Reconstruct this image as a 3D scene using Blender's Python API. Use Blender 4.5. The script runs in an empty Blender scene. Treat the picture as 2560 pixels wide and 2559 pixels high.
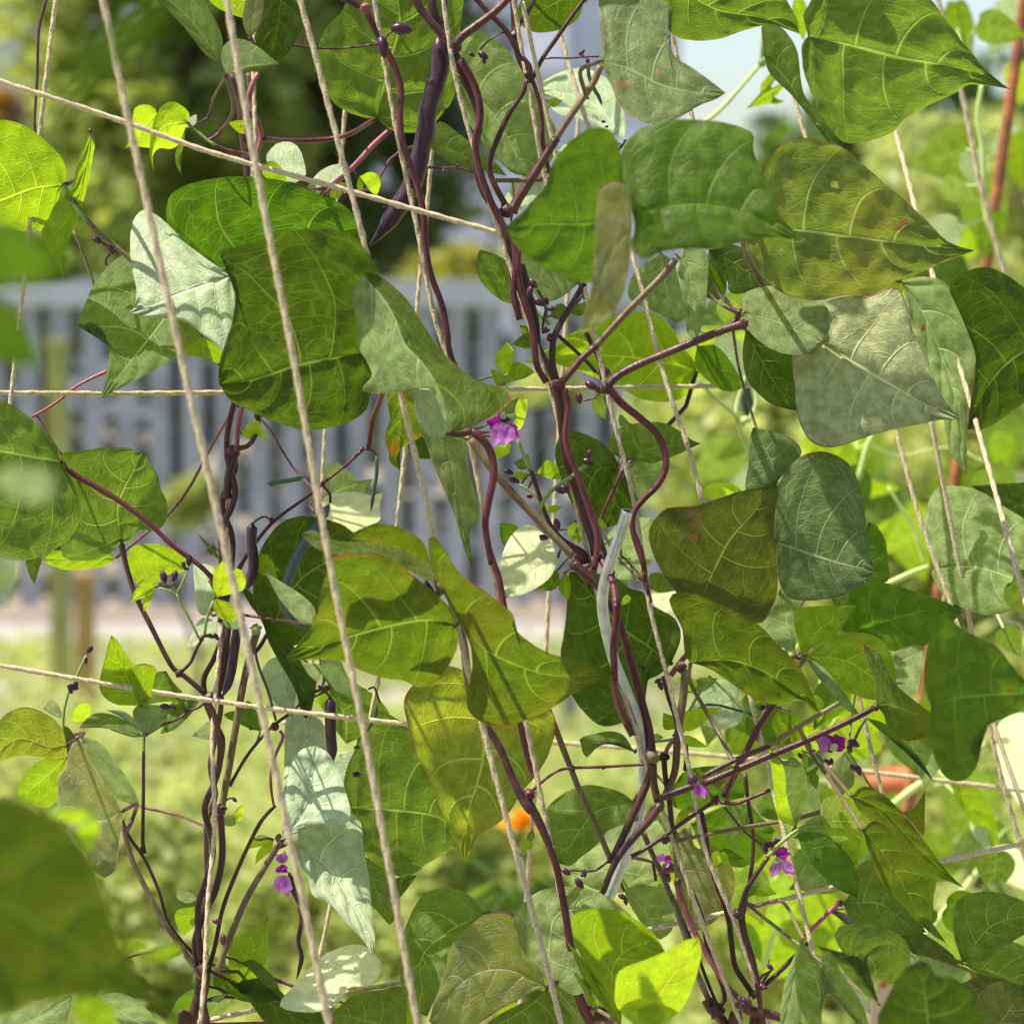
import bpy, math, random
import numpy as np
from mathutils import Vector, noise as mn
R = math.radians
random.seed(7)
rng = np.random.default_rng(7)
S = bpy.context.scene
COL = S.collection

# ------------------------------------------------------------------ camera
PITCH = R(4.7)
CAMZ = 1.6
FOC = 106.0
K = 36.0/FOC/2560.0                    # metres per photo pixel at one metre
CAM = Vector((0, 0, CAMZ))
FW = Vector((0, math.cos(PITCH), -math.sin(PITCH)))
UP = Vector((0, math.sin(PITCH), math.cos(PITCH)))
cd = bpy.data.cameras.new('camera'); cam = bpy.data.objects.new('camera', cd); COL.objects.link(cam)
cam.location = CAM; cam.rotation_euler = (R(90)-PITCH, 0, 0)
cd.lens = FOC; cd.sensor_width = 36; cd.clip_end = 500; cd.clip_start = .05
cd.dof.use_dof = True; cd.dof.focus_distance = 1.5; cd.dof.aperture_fstop = 11
S.camera = cam
# ------------------------------------------------------------------ light
SUN = Vector((-.42, -.05, .89)).normalized()
w = bpy.data.worlds.new('World'); S.world = w; w.use_nodes = True
nt = w.node_tree; bg = nt.nodes['Background']
sky = nt.nodes.new('ShaderNodeTexSky'); sky.sky_type = 'NISHITA'; sky.sun_disc = False
sky.sun_elevation = math.asin(SUN.z); sky.sun_rotation = math.atan2(SUN.x, SUN.y)
sky.air_density = 1.0; sky.dust_density = 1.6; sky.ozone_density = 1.0
nt.links.new(sky.outputs[0], bg.inputs[0]); bg.inputs[1].default_value = .115
sd = bpy.data.lights.new('sun', 'SUN'); so = bpy.data.objects.new('sun', sd); COL.objects.link(so)
sd.energy = 5.0; sd.angle = R(.5); sd.color = (1, .94, .84)
so.rotation_euler = SUN.to_track_quat('Z', 'Y').to_euler(); so.location = (0, 0, 6)
S.view_settings.view_transform = 'Standard'; S.view_settings.look = 'None'
S.view_settings.exposure = .90; S.view_settings.gamma = 1
S.render.engine = 'CYCLES'
S.cycles.max_bounces = 10; S.cycles.transmission_bounces = 8; S.cycles.diffuse_bounces = 6

# ------------------------------------------------------------------ helpers
OX = dict(a=0, b=600, c=1200, d=1760); OY = {'0': 0, '1': 600, '2': 1200, '3': 1760}
def nat(tile, p):
    if tile == 'o': return (p[0]*1.3251, p[1]*1.3251)
    return (OX[tile[0]]+p[0]/2.4144, OY[tile[1]]+p[1]/2.4144)
def P(px, py, d):
    return CAM + d*(FW + Vector((1, 0, 0))*((px-1280)*K) + UP*((1279.5-py)*K))
def Pn(a, d):
    """a (n,2) native px, d (n,) -> (n,3)"""
    f = np.array(FW); u = np.array(UP); x = np.array([1., 0, 0])
    return np.array(CAM)+d[:, None]*(f+np.outer((a[:, 0]-1280)*K, x)+np.outer((1279.5-a[:, 1])*K, u))
def tag(o, label=None, cat=None, group=None, kind=None):
    if label: o['label'] = label
    if cat: o['category'] = cat
    if group: o['group'] = group
    if kind: o['kind'] = kind
    return o
def empty(name, loc, label=None, cat=None, group=None):
    o = bpy.data.objects.new(name, None); COL.objects.link(o); o.location = loc
    o.empty_display_size = .05
    return tag(o, label, cat, group)
def mesh_obj(name, V, F, mat, parent=None, uv=None, smooth=True, midx=None):
    me = bpy.data.meshes.new(name)
    V = np.asarray(V, dtype=float)
    if parent is not None: V = V-np.array(parent['wloc'] if 'wloc' in parent else parent.location)
    me.from_pydata([tuple(v) for v in V], [], F)
    mats = mat if isinstance(mat, (list, tuple)) else [mat]
    for m in mats: me.materials.append(m)
    if smooth: me.polygons.foreach_set('use_smooth', [True]*len(F))
    if midx is not None: me.polygons.foreach_set('material_index', midx)
    if uv is not None:
        l = me.uv_layers.new(name='UVMap')
        vi = np.empty(len(me.loops), dtype=int); me.loops.foreach_get('vertex_index', vi)
        l.data.foreach_set('uv', np.asarray(uv)[vi].ravel())
    o = bpy.data.objects.new(name, me); COL.objects.link(o)
    if parent is not None: o.parent = parent
    return o
def cr(pts, n):
    """centripetal-ish Catmull-Rom through pts, resampled to n+1 points evenly by length"""
    p = np.asarray(pts, float)
    if len(p) == 2:
        t = np.linspace(0, 1, n+1)[:, None]; return p[0]*(1-t)+p[1]*t
    q = np.vstack([2*p[0]-p[1], p, 2*p[-1]-p[-2]])
    out = []
    for i in range(1, len(q)-2):
        a, b, c, d = q[i-1], q[i], q[i+1], q[i+2]
        t = np.linspace(0, 1, 13)[:-1, None]
        m1 = (c-a)*.5; m2 = (d-b)*.5
        L = np.linalg.norm((c-b)[:2])+1e-9
        for m in (m1, m2):
            k = np.linalg.norm(m[:2])
            if k > L*1.1: m *= L*1.1/k
        out.append((2*t**3-3*t**2+1)*b+(t**3-2*t**2+t)*m1+(-2*t**3+3*t**2)*c+(t**3-t**2)*m2)
    out.append(p[-1:]); o = np.vstack(out)
    s = np.concatenate([[0], np.cumsum(np.linalg.norm(np.diff(o[:, :2], axis=0), axis=1))])
    if o.shape[1] > 2 and s[-1] < 1e-9: s = np.arange(len(o))*1.
    tt = np.linspace(0, s[-1], n+1)
    return np.stack([np.interp(tt, s, o[:, j]) for j in range(o.shape[1])], 1)
def fbm(a, f, seed):
    return np.array([mn.noise(Vector((x*f+seed, y*f-seed, seed*.37))) for x, y in a])

# ------------------------------------------------------------------ node materials
class NT:
    def __init__(s, name):
        s.m = bpy.data.materials.new(name); s.m.use_nodes = True; s.t = s.m.node_tree; s.t.nodes.clear()
    def n(s, typ, ins=None, **kw):
        d = s.t.nodes.new(typ)
        for k, v in kw.items(): setattr(d, k, v)
        for k, v in (ins or {}).items():
            if isinstance(v, tuple) and len(v) == 2 and hasattr(v[0], 'outputs'): s.t.links.new(v[0].outputs[v[1]], d.inputs[k])
            elif hasattr(v, 'outputs'): s.t.links.new(v.outputs[0], d.inputs[k])
            else: d.inputs[k].default_value = v
        return d
    def math(s, op, a, b=0., c=0., clamp=False):
        return s.n('ShaderNodeMath', {0: a, 1: b, 2: c}, operation=op, use_clamp=clamp)
    def mix(s, f, a, b):
        d = s.t.nodes.new('ShaderNodeMix'); d.data_type = 'RGBA'
        for k, v in ((0, f), (6, a), (7, b)):
            if hasattr(v, 'outputs'): s.t.links.new(v.outputs[2] if v.bl_idname == 'ShaderNodeMix' else v.outputs[0], d.inputs[k])
            else: d.inputs[k].default_value = v
        return d
    def col(s, node): return (node, 2)
    def ss(s, x, lo, hi):       # smooth step 0..1
        return s.n('ShaderNodeMapRange', {0: x, 1: lo, 2: hi, 3: 0., 4: 1.}, interpolation_type='SMOOTHSTEP')
    def out(s, sh, disp=None):
        o = s.n('ShaderNodeOutputMaterial'); s.t.links.new(sh.outputs[0], o.inputs[0]); return s.m
def c4(c): return (c[0], c[1], c[2], 1.)

def leaf_mat(name, base, trans, vein, rough=.5, tw=.45, mott=(0, 0, 0), mf=.0, brown=0., rim=0., brc=(.22, .085, .02),
             ridge=1., spec=.3, vs=1., N=5.0, dark2=.6):
    g = NT(name); n = g.n; mt = g.math
    uv = n('ShaderNodeUVMap'); sp = n('ShaderNodeSeparateXYZ', {0: uv})
    ob = n('ShaderNodeTexCoord')
    oi = n('ShaderNodeObjectInfo')
    off = mt('MULTIPLY', (oi, 'Random'), 7.)
    pos = n('ShaderNodeVectorMath', {0: (ob, 'Object'), 1: n('ShaderNodeCombineXYZ', {0: off, 1: off, 2: off})}, operation='ADD')
    nz = n('ShaderNodeTexNoise', {'Vector': pos, 'Scale': 38., 'Detail': 2.})
    su = mt('SUBTRACT', mt('MULTIPLY', (sp, 0), 2.), 1.)
    au = mt('ABSOLUTE', su); v = (sp, 1)
    sg = mt('SIGN', su)
    wob = mt('MULTIPLY', mt('SUBTRACT', nz, .5), .03)
    # lateral veins climbing towards the tip
    ph = mt('ADD', mt('MULTIPLY', mt('SUBTRACT', mt('ADD', v, wob), mt('MULTIPLY', mt('POWER', au, 1.25), .24)), N), mt('MULTIPLY', sg, .14))
    dl = mt('ABSOLUTE', mt('SUBTRACT', mt('FRACT', mt('ADD', ph, .5)), .5))
    wl = mt('MULTIPLY', mt('SUBTRACT', 1.15, au), .058)
    lat = mt('SUBTRACT', 1., g.ss(dl, 0., wl))
    mid = mt('SUBTRACT', 1., g.ss(au, .006, mt('ADD', mt('MULTIPLY', mt('SUBTRACT', 1., v), .03), .014)))
    v1 = n('ShaderNodeTexVoronoi', {'Vector': pos, 'Scale': 105.}, feature='DISTANCE_TO_EDGE')
    # ladder veins between laterals
    lv = n('ShaderNodeCombineXYZ', {0: mt('MULTIPLY', au, 8.5), 1: mt('MULTIPLY', ph, 1.25), 2: mt('MULTIPLY', off, 3.)})
    lad = n('ShaderNodeTexVoronoi', {'Vector': lv, 'Scale': 1.15, 'Randomness': .8}, feature='DISTANCE_TO_EDGE')
    la = mt('SUBTRACT', 1., g.ss(lad, .0, .075))
    v2 = n('ShaderNodeTexVoronoi', {'Vector': pos, 'Scale': 330.}, feature='DISTANCE_TO_EDGE')
    t2 = mt('SUBTRACT', 1., g.ss(v2, .0, .09))
    t1 = mt('SUBTRACT', 1., g.ss(v1, .0, .04))
    main = mt('MAXIMUM', mid, mt('MULTIPLY', lat, .95))
    tert = mt('MAXIMUM', mt('MULTIPLY', la, .26), mt('MAXIMUM', mt('MULTIPLY', t1, .12), mt('MULTIPLY', t2, .12)))
    vm = mt('MULTIPLY', mt('MAXIMUM', main, tert), vs, clamp=True)
    # blotches
    n2 = n('ShaderNodeTexNoise', {'Vector': pos, 'Scale': 26., 'Detail': 4., 'Roughness': .6})
    n3 = n('ShaderNodeTexNoise', {'Vector': pos, 'Scale': 160., 'Detail': 3.})
    mfac = mt('MULTIPLY', g.ss(n2, .42, .68), mf)
    lowc = tuple(x*dark2 for x in base)
    c0 = g.mix(g.ss(n3, .35, .7), c4(lowc), c4(tuple(x*1.18 for x in base)))
    c1 = g.mix(mfac, c0, c4(mott))
    c2 = g.mix(vm, c1, c4(vein))
    t0 = g.mix(g.ss(n3, .3, .7), c4(tuple(x*.82 for x in trans)), c4(trans))
    t1c = g.mix(mfac, t0, c4(tuple(min(.9, x*3.) for x in mott)))
    tv = g.mix(mt('MULTIPLY', vm, .85), t1c, c4(tuple(min(.95, x*2.0+.05) for x in trans)))
    # brown damage: spots + rim
    nb = n('ShaderNodeTexNoise', {'Vector': pos, 'Scale': 46., 'Detail': 5., 'Roughness': .65})
    bsp = mt('MULTIPLY', g.ss(nb, .66-.10*brown, .70-.10*brown), 1. if brown != 0 else 0.)
    ed = mt('MAXIMUM', au, mt('ABSOLUTE', mt('SUBTRACT', mt('MULTIPLY', v, 2.), 1.)))
    brm = mt('MULTIPLY', g.ss(mt('ADD', au, mt('MULTIPLY', mt('SUBTRACT', nb, .5), .16)), .965, .995), rim)
    bm = mt('MAXIMUM', bsp, brm, clamp=True)
    c3 = g.mix(bm, c2, c4(brc)); t3 = g.mix(bm, tv, c4(tuple(x*.8 for x in brc)))
    # slight per leaf shift
    hs = n('ShaderNodeHueSaturation', {0: mt('ADD', mt('MULTIPLY', (oi, 'Random'), .022), .489), 1: 1., 2: mt('ADD', mt('MULTIPLY', (oi, 'Random'), .25), .88), 4: (c3, 2)})
    hgt = mt('ADD', mt('MULTIPLY', mt('MAXIMUM', main, mt('MULTIPLY', tert, 1.3)), ridge), mt('MULTIPLY', n3, .25))
    bp = n('ShaderNodeBump', {'Strength': .7, 'Distance': .0007, 'Height': hgt})
    pr = n('ShaderNodeBsdfPrincipled', {'Base Color': hs, 'Roughness': rough, 'Normal': bp})
    pr.inputs['Specular IOR Level'].default_value = spec
    tr = n('ShaderNodeBsdfTranslucent', {'Color': (t3, 2), 'Normal': bp})
    # transmitted light keeps its yellow green
    return g.out(n('ShaderNodeMixShader', {0: tw, 1: pr, 2: tr}))
M = {}
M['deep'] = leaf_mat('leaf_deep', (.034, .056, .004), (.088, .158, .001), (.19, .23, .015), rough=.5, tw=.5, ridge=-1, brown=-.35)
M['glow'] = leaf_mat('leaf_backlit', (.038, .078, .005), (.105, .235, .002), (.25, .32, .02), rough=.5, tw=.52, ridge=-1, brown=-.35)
M['dark'] = leaf_mat('leaf_shaded', (.035, .052, .004), (.13, .19, .001), (.05, .075, .008), rough=.55, tw=.45, vs=.5, ridge=-1)  # shade on the big near leaf is put into this darker colour
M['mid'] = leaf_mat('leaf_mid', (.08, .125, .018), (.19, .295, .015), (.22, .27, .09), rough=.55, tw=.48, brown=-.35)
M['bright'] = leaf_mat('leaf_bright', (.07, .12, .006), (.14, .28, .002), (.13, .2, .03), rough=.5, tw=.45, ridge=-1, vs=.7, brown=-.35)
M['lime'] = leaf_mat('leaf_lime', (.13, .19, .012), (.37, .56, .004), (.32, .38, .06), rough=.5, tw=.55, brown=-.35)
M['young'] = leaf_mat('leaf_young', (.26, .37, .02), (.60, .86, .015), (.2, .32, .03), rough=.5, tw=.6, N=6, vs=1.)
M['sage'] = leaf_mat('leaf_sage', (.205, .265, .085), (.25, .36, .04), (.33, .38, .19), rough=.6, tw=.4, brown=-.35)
M['silver'] = leaf_mat('leaf_silver', (.40, .47, .27), (.38, .48, .2), (.66, .70, .48), rough=.5, tw=.3, ridge=1.6, dark2=.8, mott=(.19, .28, .10), mf=.55)  # green mottling paints the shaded valleys between the pale ribs
M['white'] = leaf_mat('leaf_sunlit_pale', (.64, .69, .42), (.68, .74, .36), (.5, .57, .3), rough=.5, tw=.45, vs=.6, dark2=.93)  # pale underside with full sunlight painted in as near-white
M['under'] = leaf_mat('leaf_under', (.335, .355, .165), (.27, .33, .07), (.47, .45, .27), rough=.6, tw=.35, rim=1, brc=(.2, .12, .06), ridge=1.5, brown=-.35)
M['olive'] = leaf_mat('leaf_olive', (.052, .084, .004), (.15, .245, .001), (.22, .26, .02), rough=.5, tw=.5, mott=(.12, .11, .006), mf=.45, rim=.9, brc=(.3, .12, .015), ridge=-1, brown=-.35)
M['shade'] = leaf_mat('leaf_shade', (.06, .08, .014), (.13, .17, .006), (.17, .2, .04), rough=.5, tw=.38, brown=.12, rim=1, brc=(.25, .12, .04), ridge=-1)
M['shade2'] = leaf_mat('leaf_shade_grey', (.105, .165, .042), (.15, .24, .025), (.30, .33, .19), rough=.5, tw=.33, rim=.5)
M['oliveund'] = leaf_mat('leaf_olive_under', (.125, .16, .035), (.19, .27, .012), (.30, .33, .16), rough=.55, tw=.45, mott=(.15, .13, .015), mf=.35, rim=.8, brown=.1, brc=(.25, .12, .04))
M['brownd'] = leaf_mat('leaf_damaged', (.14, .185, .065), (.22, .31, .035), (.26, .3, .14), rough=.5, tw=.4, brown=.25, rim=.8, brc=(.33, .18, .07))
M['aged'] = leaf_mat('leaf_aged', (.13, .165, .02), (.32, .41, .015), (.3, .32, .08), rough=.5, tw=.5, mott=(.20, .19, .01), mf=.6, rim=.9, brc=(.3, .13, .03))
M['autumn'] = leaf_mat('leaf_autumn', (.14, .17, .07), (.30, .36, .03), (.34, .28, .24), rough=.45, tw=.42, mott=(.16, .18, .012), mf=.9, rim=1, brc=(.26, .06, .06))
M['orange'] = leaf_mat('leaf_orange', (.10, .14, .01), (.25, .36, .01), (.25, .28, .04), rough=.5, tw=.45, brown=1.1, rim=1, brc=(.55, .24, .01))
M['greyolive'] = leaf_mat('leaf_grey_olive', (.17, .18, .08), (.24, .27, .03), (.26, .27, .12), rough=.55, tw=.4, mott=(.22, .22, .03), mf=.6, rim=.9, brc=(.4, .3, .2))
M['petal'] = leaf_mat('petal_violet', (.66, .25, .74), (.70, .25, .76), (.5, .15, .58), rough=.5, tw=.5, vs=.2)
M['petald'] = leaf_mat('petal_magenta', (.40, .02, .34), (.46, .015, .38), (.25, .01, .2), rough=.45, tw=.4, vs=.2)
M['petalo'] = leaf_mat('petal_orange', (.85, .36, .01), (.9, .42, .01), (.7, .3, .01), rough=.5, tw=.4, vs=.2)

def stem_mat(name, a, b, rough=.44, scale=30., spec=.35):
    g = NT(name); n = g.n
    tc = n('ShaderNodeTexCoord'); mp = n('ShaderNodeMapping', {0: (tc, 'Object'), 3: (1., 1., .35)})
    z = n('ShaderNodeTexNoise', {'Vector': mp, 'Scale': scale, 'Detail': 3.})
    z2 = n('ShaderNodeTexNoise', {'Vector': (tc, 'Object'), 'Scale': 900., 'Detail': 2.})
    mp3 = n('ShaderNodeMapping', {0: (tc, 'Object'), 3: (1., 1., .08)})
    z3 = n('ShaderNodeTexNoise', {'Vector': mp3, 'Scale': 700., 'Detail': 1.})
    c = g.mix(g.ss(z, .38, .64), c4(a), c4(b))
    c2 = g.mix(g.math('MULTIPLY', g.ss(z3, .5, .75), .35), c, c4(tuple(x*1.7+.01 for x in b)))
    bp = n('ShaderNodeBump', {'Strength': .45, 'Distance': .0004, 'Height': g.math('ADD', z2, z3)})
    p = n('ShaderNodeBsdfPrincipled', {'Base Color': (c2, 2), 'Roughness': rough, 'Normal': bp})
    p.inputs['Specular IOR Level'].default_value = spec
    p.inputs['Sheen Weight'].default_value = .04; p.inputs['Sheen Roughness'].default_value = .4
    return g.out(p)
M['purple'] = stem_mat('stem_purple', (.034, .011, .009), (.074, .026, .018))
M['violet'] = stem_mat('stem_violet', (.055, .010, .013), (.105, .022, .026))
M['brown'] = stem_mat('stem_brown', (.10, .055, .035), (.15, .12, .045), rough=.5)
M['pinkstem'] = stem_mat('stem_pink', (.30, .09, .10), (.17, .05, .06))
M['greenstem'] = stem_mat('stem_green', (.14, .24, .04), (.22, .30, .07), rough=.45)
M['limestem'] = stem_mat('stem_pale_green', (.38, .5, .12), (.45, .55, .2), rough=.45)
M['pod'] = stem_mat('pod_purple', (.022, .010, .016), (.05, .018, .028), rough=.36, scale=20)
M['podblue'] = stem_mat('pod_grey', (.05, .075, .065), (.07, .09, .09), rough=.35)
M['podgreen'] = stem_mat('pod_green', (.05, .12, .035), (.035, .06, .035), rough=.4)
M['cuke'] = stem_mat('cucumber_skin', (.012, .035, .014), (.02, .06, .02), rough=.3, scale=60)
M['bud'] = stem_mat('bud_dark', (.035, .009, .02), (.075, .018, .045), rough=.3, scale=120)
M['bugblack'] = stem_mat('dried_black', (.01, .01, .01), (.03, .025, .02), rough=.4, scale=300)
def twine_mat():
    g = NT('jute_twine'); n = g.n
    tc = n('ShaderNodeTexCoord')
    z = n('ShaderNodeTexNoise', {'Vector': (tc, 'Object'), 'Scale': 900., 'Detail': 3.})
    z2 = n('ShaderNodeTexNoise', {'Vector': (tc, 'Object'), 'Scale': 60., 'Detail': 2.})
    c = g.mix(g.ss(z, .3, .7), c4((.38, .30, .15)), c4((.68, .58, .36)))
    c2 = g.mix(g.math('MULTIPLY', g.ss(z2, .4, .7), .4), c, c4((.55, .48, .36)))
    bp = n('ShaderNodeBump', {'Strength': .6, 'Distance': .0005, 'Height': z})
    p = n('ShaderNodeBsdfPrincipled', {'Base Color': (c2, 2), 'Roughness': .85, 'Normal': bp})
    t = n('ShaderNodeBsdfTranslucent', {'Color': (c2, 2)})
    return g.out(n('ShaderNodeMixShader', {0: .12, 1: p, 2: t}))
M['twine'] = twine_mat()
def plain(name, a, b=None, rough=.6, metal=0., scale=8., bump=0., det=4.):
    g = NT(name); n = g.n; b = b or tuple(x*.8 for x in a)
    tc = n('ShaderNodeTexCoord')
    z = n('ShaderNodeTexNoise', {'Vector': (tc, 'Object'), 'Scale': scale, 'Detail': det})
    c = g.mix(g.ss(z, .35, .65), c4(a), c4(b))
    bp = n('ShaderNodeBump', {'Strength': bump, 'Distance': .001, 'Height': z})
    p = n('ShaderNodeBsdfPrincipled', {'Base Color': (c, 2), 'Roughness': rough, 'Metallic': metal, 'Normal': bp})
    return g.out(p)
def folmat(name, a, b, trans, tw=.45, scale=3.):
    g = NT(name); n = g.n
    tc = n('ShaderNodeTexCoord')
    z = n('ShaderNodeTexNoise', {'Vector': (tc, 'Object'), 'Scale': scale, 'Detail': 5.})
    z2 = n('ShaderNodeTexNoise', {'Vector': (tc, 'Object'), 'Scale': scale*9, 'Detail': 2.})
    f = g.ss(g.math('ADD', g.math('MULTIPLY', z, .6), g.math('MULTIPLY', z2, .4)), .4, .62)
    c = g.mix(f, c4(a), c4(b)); t = g.mix(f, c4(tuple(x*.5 for x in trans)), c4(trans))
    p = n('ShaderNodeBsdfPrincipled', {'Base Color': (c, 2), 'Roughness': .5})
    q = n('ShaderNodeBsdfTranslucent', {'Color': (t, 2)})
    return g.out(n('ShaderNodeMixShader', {0: tw, 1: p, 2: q}))

PL = {}; STEMPTS = {}; LEAVES = []
def frames(pts):
    """parallel transport frames"""
    n = len(pts); T = np.gradient(pts, axis=0); T /= np.linalg.norm(T, axis=1)[:, None]+1e-12
    a = np.array([0, 1., 0]); N = np.zeros_like(pts); 
    a = a-T[0]*a.dot(T[0])
    if np.linalg.norm(a) < 1e-3: a = np.cross(T[0], [1, 0, 0])
    a /= np.linalg.norm(a); N[0] = a
    for i in range(1, n):
        a = N[i-1]-T[i]*N[i-1].dot(T[i]); N[i] = a/np.linalg.norm(a)
    return T, N, np.cross(T, N)
def tube_geo(pts, rad, seg=10, V=None, F=None, prof=None, close=True):
    if V is None: V, F = [], []
    T, N, B = frames(pts); n = len(pts); b0 = len(V)
    th = np.linspace(0, 2*math.pi, seg, endpoint=False)
    for i in range(n):
        r = rad[i]*(prof(i, th) if prof else np.ones(seg))
        ring = pts[i]+np.outer(np.cos(th)*r, N[i])+np.outer(np.sin(th)*r, B[i])
        V.extend(ring.tolist())
    for i in range(n-1):
        for j in range(seg):
            k = (j+1) % seg
            F.append((b0+i*seg+j, b0+i*seg+k, b0+(i+1)*seg+k, b0+(i+1)*seg+j))
    if close:
        F.append(tuple(b0+j for j in range(seg))[::-1]); F.append(tuple(b0+(n-1)*seg+j for j in range(seg)))
    return V, F
def path3(tile, pts, d, d2=None, n=None):
    q = np.array([nat(tile, p) for p in pts])
    L = np.linalg.norm(np.diff(q, axis=0), axis=1).sum()
    n = n or max(8, int(L/14))
    c = cr(q, n); t = np.linspace(0, 1, n+1)
    dd = d+(0 if d2 is None else (d2-d))*t
    return c, dd, t
def stem(plant, tile, pts, r, d=1.5, mat='purple', r2=None, d2=None, name='stem', knob=0., wig=.5):
    c, dd, t = path3(tile, pts, d, d2)
    r2 = r if r2 is None else r2
    seed = random.uniform(0, 99)
    w3 = np.array([mn.noise(Vector((x*9, seed, 0))) for x in t])*.0016*wig
    p = Pn(c, dd+w3)
    rr = (r+(r2-r)*t)/2.4144*K*dd*.9
    rr = rr*(1+.06*np.array([mn.noise(Vector((x*len(t)*.35, seed, 5))) for x in t]))
    if knob: rr = rr*(1+knob*(np.exp(-((t)/.04)**2)+np.exp(-((1-t)/.04)**2)))
    tw_ = random.uniform(-.16, .16)
    V, F = tube_geo(p, rr, 14, prof=lambda i, th: 1+.05*np.cos(4*th+i*tw_)+.03*np.cos(7*th-i*.1))
    o = mesh_obj(name, V, F, M[mat], PL[plant])
    STEMPTS.setdefault(plant, []).append(p[::3])
    return o
def knot(plant, tile, p, r, d=1.5, mat='purple', name='node', parent=None, squash=1., seed=0):
    """knobbly swollen joint"""
    c = np.array(P(*nat(tile, p), d)); rr = r/2.4144*K*d
    V, F = [], []; nu, nv = 12, 9
    for j in range(nv+1):
        ph = math.pi*j/nv
        for i in range(nu):
            th = 2*math.pi*i/nu
            q = np.array([math.sin(ph)*math.cos(th), math.sin(ph)*math.sin(th), math.cos(ph)*squash])
            k = 1+.55*mn.noise(Vector(q*2.6)+Vector((p[0]*.1, seed, p[1]*.1)))
            V.append(c+q*rr*k)
    for j in range(nv):
        for i in range(nu):
            k = (i+1) % nu; F.append((j*nu+i, j*nu+k, (j+1)*nu+k, (j+1)*nu+i))
    return mesh_obj(name, V, F, M[mat], parent or PL[plant])

def leaf(plant, d, mat, tile, B, T, Ls, Rs, Ms=None, sx=0., sy=0., fold=0., curl=0., edge=0., q=1., wave=1., jag=.6, name='leaf', parent=None, label=None, hole=None, res=1., d0=0.):
    f = lambda ps: [nat(tile, p) for p in ps]
    if sy <= -.15 and name == 'leaf': sy = sy*1.45-.08
    B, T = nat(tile, B), nat(tile, T)
    seed = (B[0]*.013+T[1]*.017) % 50
    l1 = np.linalg.norm(np.array(B)-np.array(T))
    allp = np.array([B, T]+f(Ls)+f(Rs)); size = max(np.ptp(allp[:, 0]), np.ptp(allp[:, 1]))
    nv = int(max(10, min(60, size/9))*res); nu = int(max(4, min(22, size/22))*res)
    s1 = cr([B]+f(Ls)+[T], nv); s2 = cr([B]+f(Rs)+[T], nv)
    if Ms: md = cr([B]+f(Ms)+[T], nv)
    else:
        md = cr([B]+[tuple((np.array(B)*(1-t)+np.array(T)*t)*.75+(s1[int(t*nv)]+s2[int(t*nv)])*.125) for t in (.35, .65)]+[T], nv)
    # ragged edge
    for s, sd_ in ((s1, 1), (s2, 2)):
        tg = np.gradient(s, axis=0); nn_ = np.stack([-tg[:, 1], tg[:, 0]], 1)/(np.linalg.norm(tg, axis=1)[:, None]+1e-9)
        a = fbm(s, .035, seed+sd_)*size*.006*jag+fbm(s, .12, seed+sd_*3)*size*.0035*jag
        a[0] = a[-1] = 0; s += nn_*a[:, None]
    us = np.concatenate([-np.linspace(1, 0, nu+1), np.linspace(0, 1, nu+1)[1:]])
    us = np.sign(us)*np.abs(us)**.92
    vs = np.linspace(0, 1, nv+1)
    U, Vv = np.meshgrid(us, vs)
    side = np.where(U[..., None] < 0, s1[:, None, :], s2[:, None, :])
    A = np.abs(U)[..., None]
    X = md[:, None, :]*(1-A)+side*A
    # vein like sweep of the rows
    flat = X.reshape(-1, 2)
    cx, cy = (B[0]+T[0])/2, (B[1]+T[1])/2
    kk = K*d
    hw = np.linalg.norm(side-md[:, None, :], axis=2)
    z = (sx*(flat[:, 0]-cx)-sy*(flat[:, 1]-cy))*kk
    z = z.reshape(U.shape)
    Z = z + fold*np.abs(U)*hw*kk + curl*((Vv-.25)**2)*l1*kk + edge*np.abs(U)**4*hw*kk
    ph = (Vv-.24*np.abs(U)**1.25)*5.0+np.sign(U)*.14
    quilt = np.abs(np.sin(np.pi*ph))**.55*(1-np.abs(U)**6)*np.minimum(1, np.abs(U)*7)
    Z -= quilt*size*kk*.015*q
    if size > 90:
        Z += (fbm(flat, .012, seed).reshape(U.shape)*.018+fbm(flat, .03, seed+4).reshape(U.shape)*.008)*size*kk*wave
        Z += (fbm(flat, .02, seed+9).reshape(U.shape)*np.abs(U)**2)*.022*size*kk*wave
    else: Z += fbm(flat, .05, seed).reshape(U.shape)*.05*size*kk*wave
    pos = Pn(flat, (d+d0+Z).ravel())
    nc = len(us); F = []; mi = []
    two = isinstance(mat, tuple)
    for i in range(nv):
        for j in range(nc-1):
            if hole:
                hx, hy, hr = hole; m = X[i:i+2, j:j+2].reshape(-1, 2).mean(0); h = nat(tile, (hx, hy))
                if math.hypot(m[0]-h[0], m[1]-h[1]) < hr/2.4144: continue
            a = i*nc+j; F.append((a, a+1, a+nc+1, a+nc)); mi.append(0 if j < nu else 1)
    uv = np.stack([U.ravel()*.5+.5, Vv.ravel()], 1)
    par = parent or PL[plant]
    o = mesh_obj(name, pos, F, [M[m] for m in mat] if two else M[mat], par, uv, midx=mi if two else None)
    if label: o['label'] = label
    if name == 'leaf': LEAVES.append((plant, pos[nu], pos[(nv//3)*nc+nu], size*kk))
    return o
def PTS(s): return [tuple(float(x) for x in p.split(',')) for p in s.split()]
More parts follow.
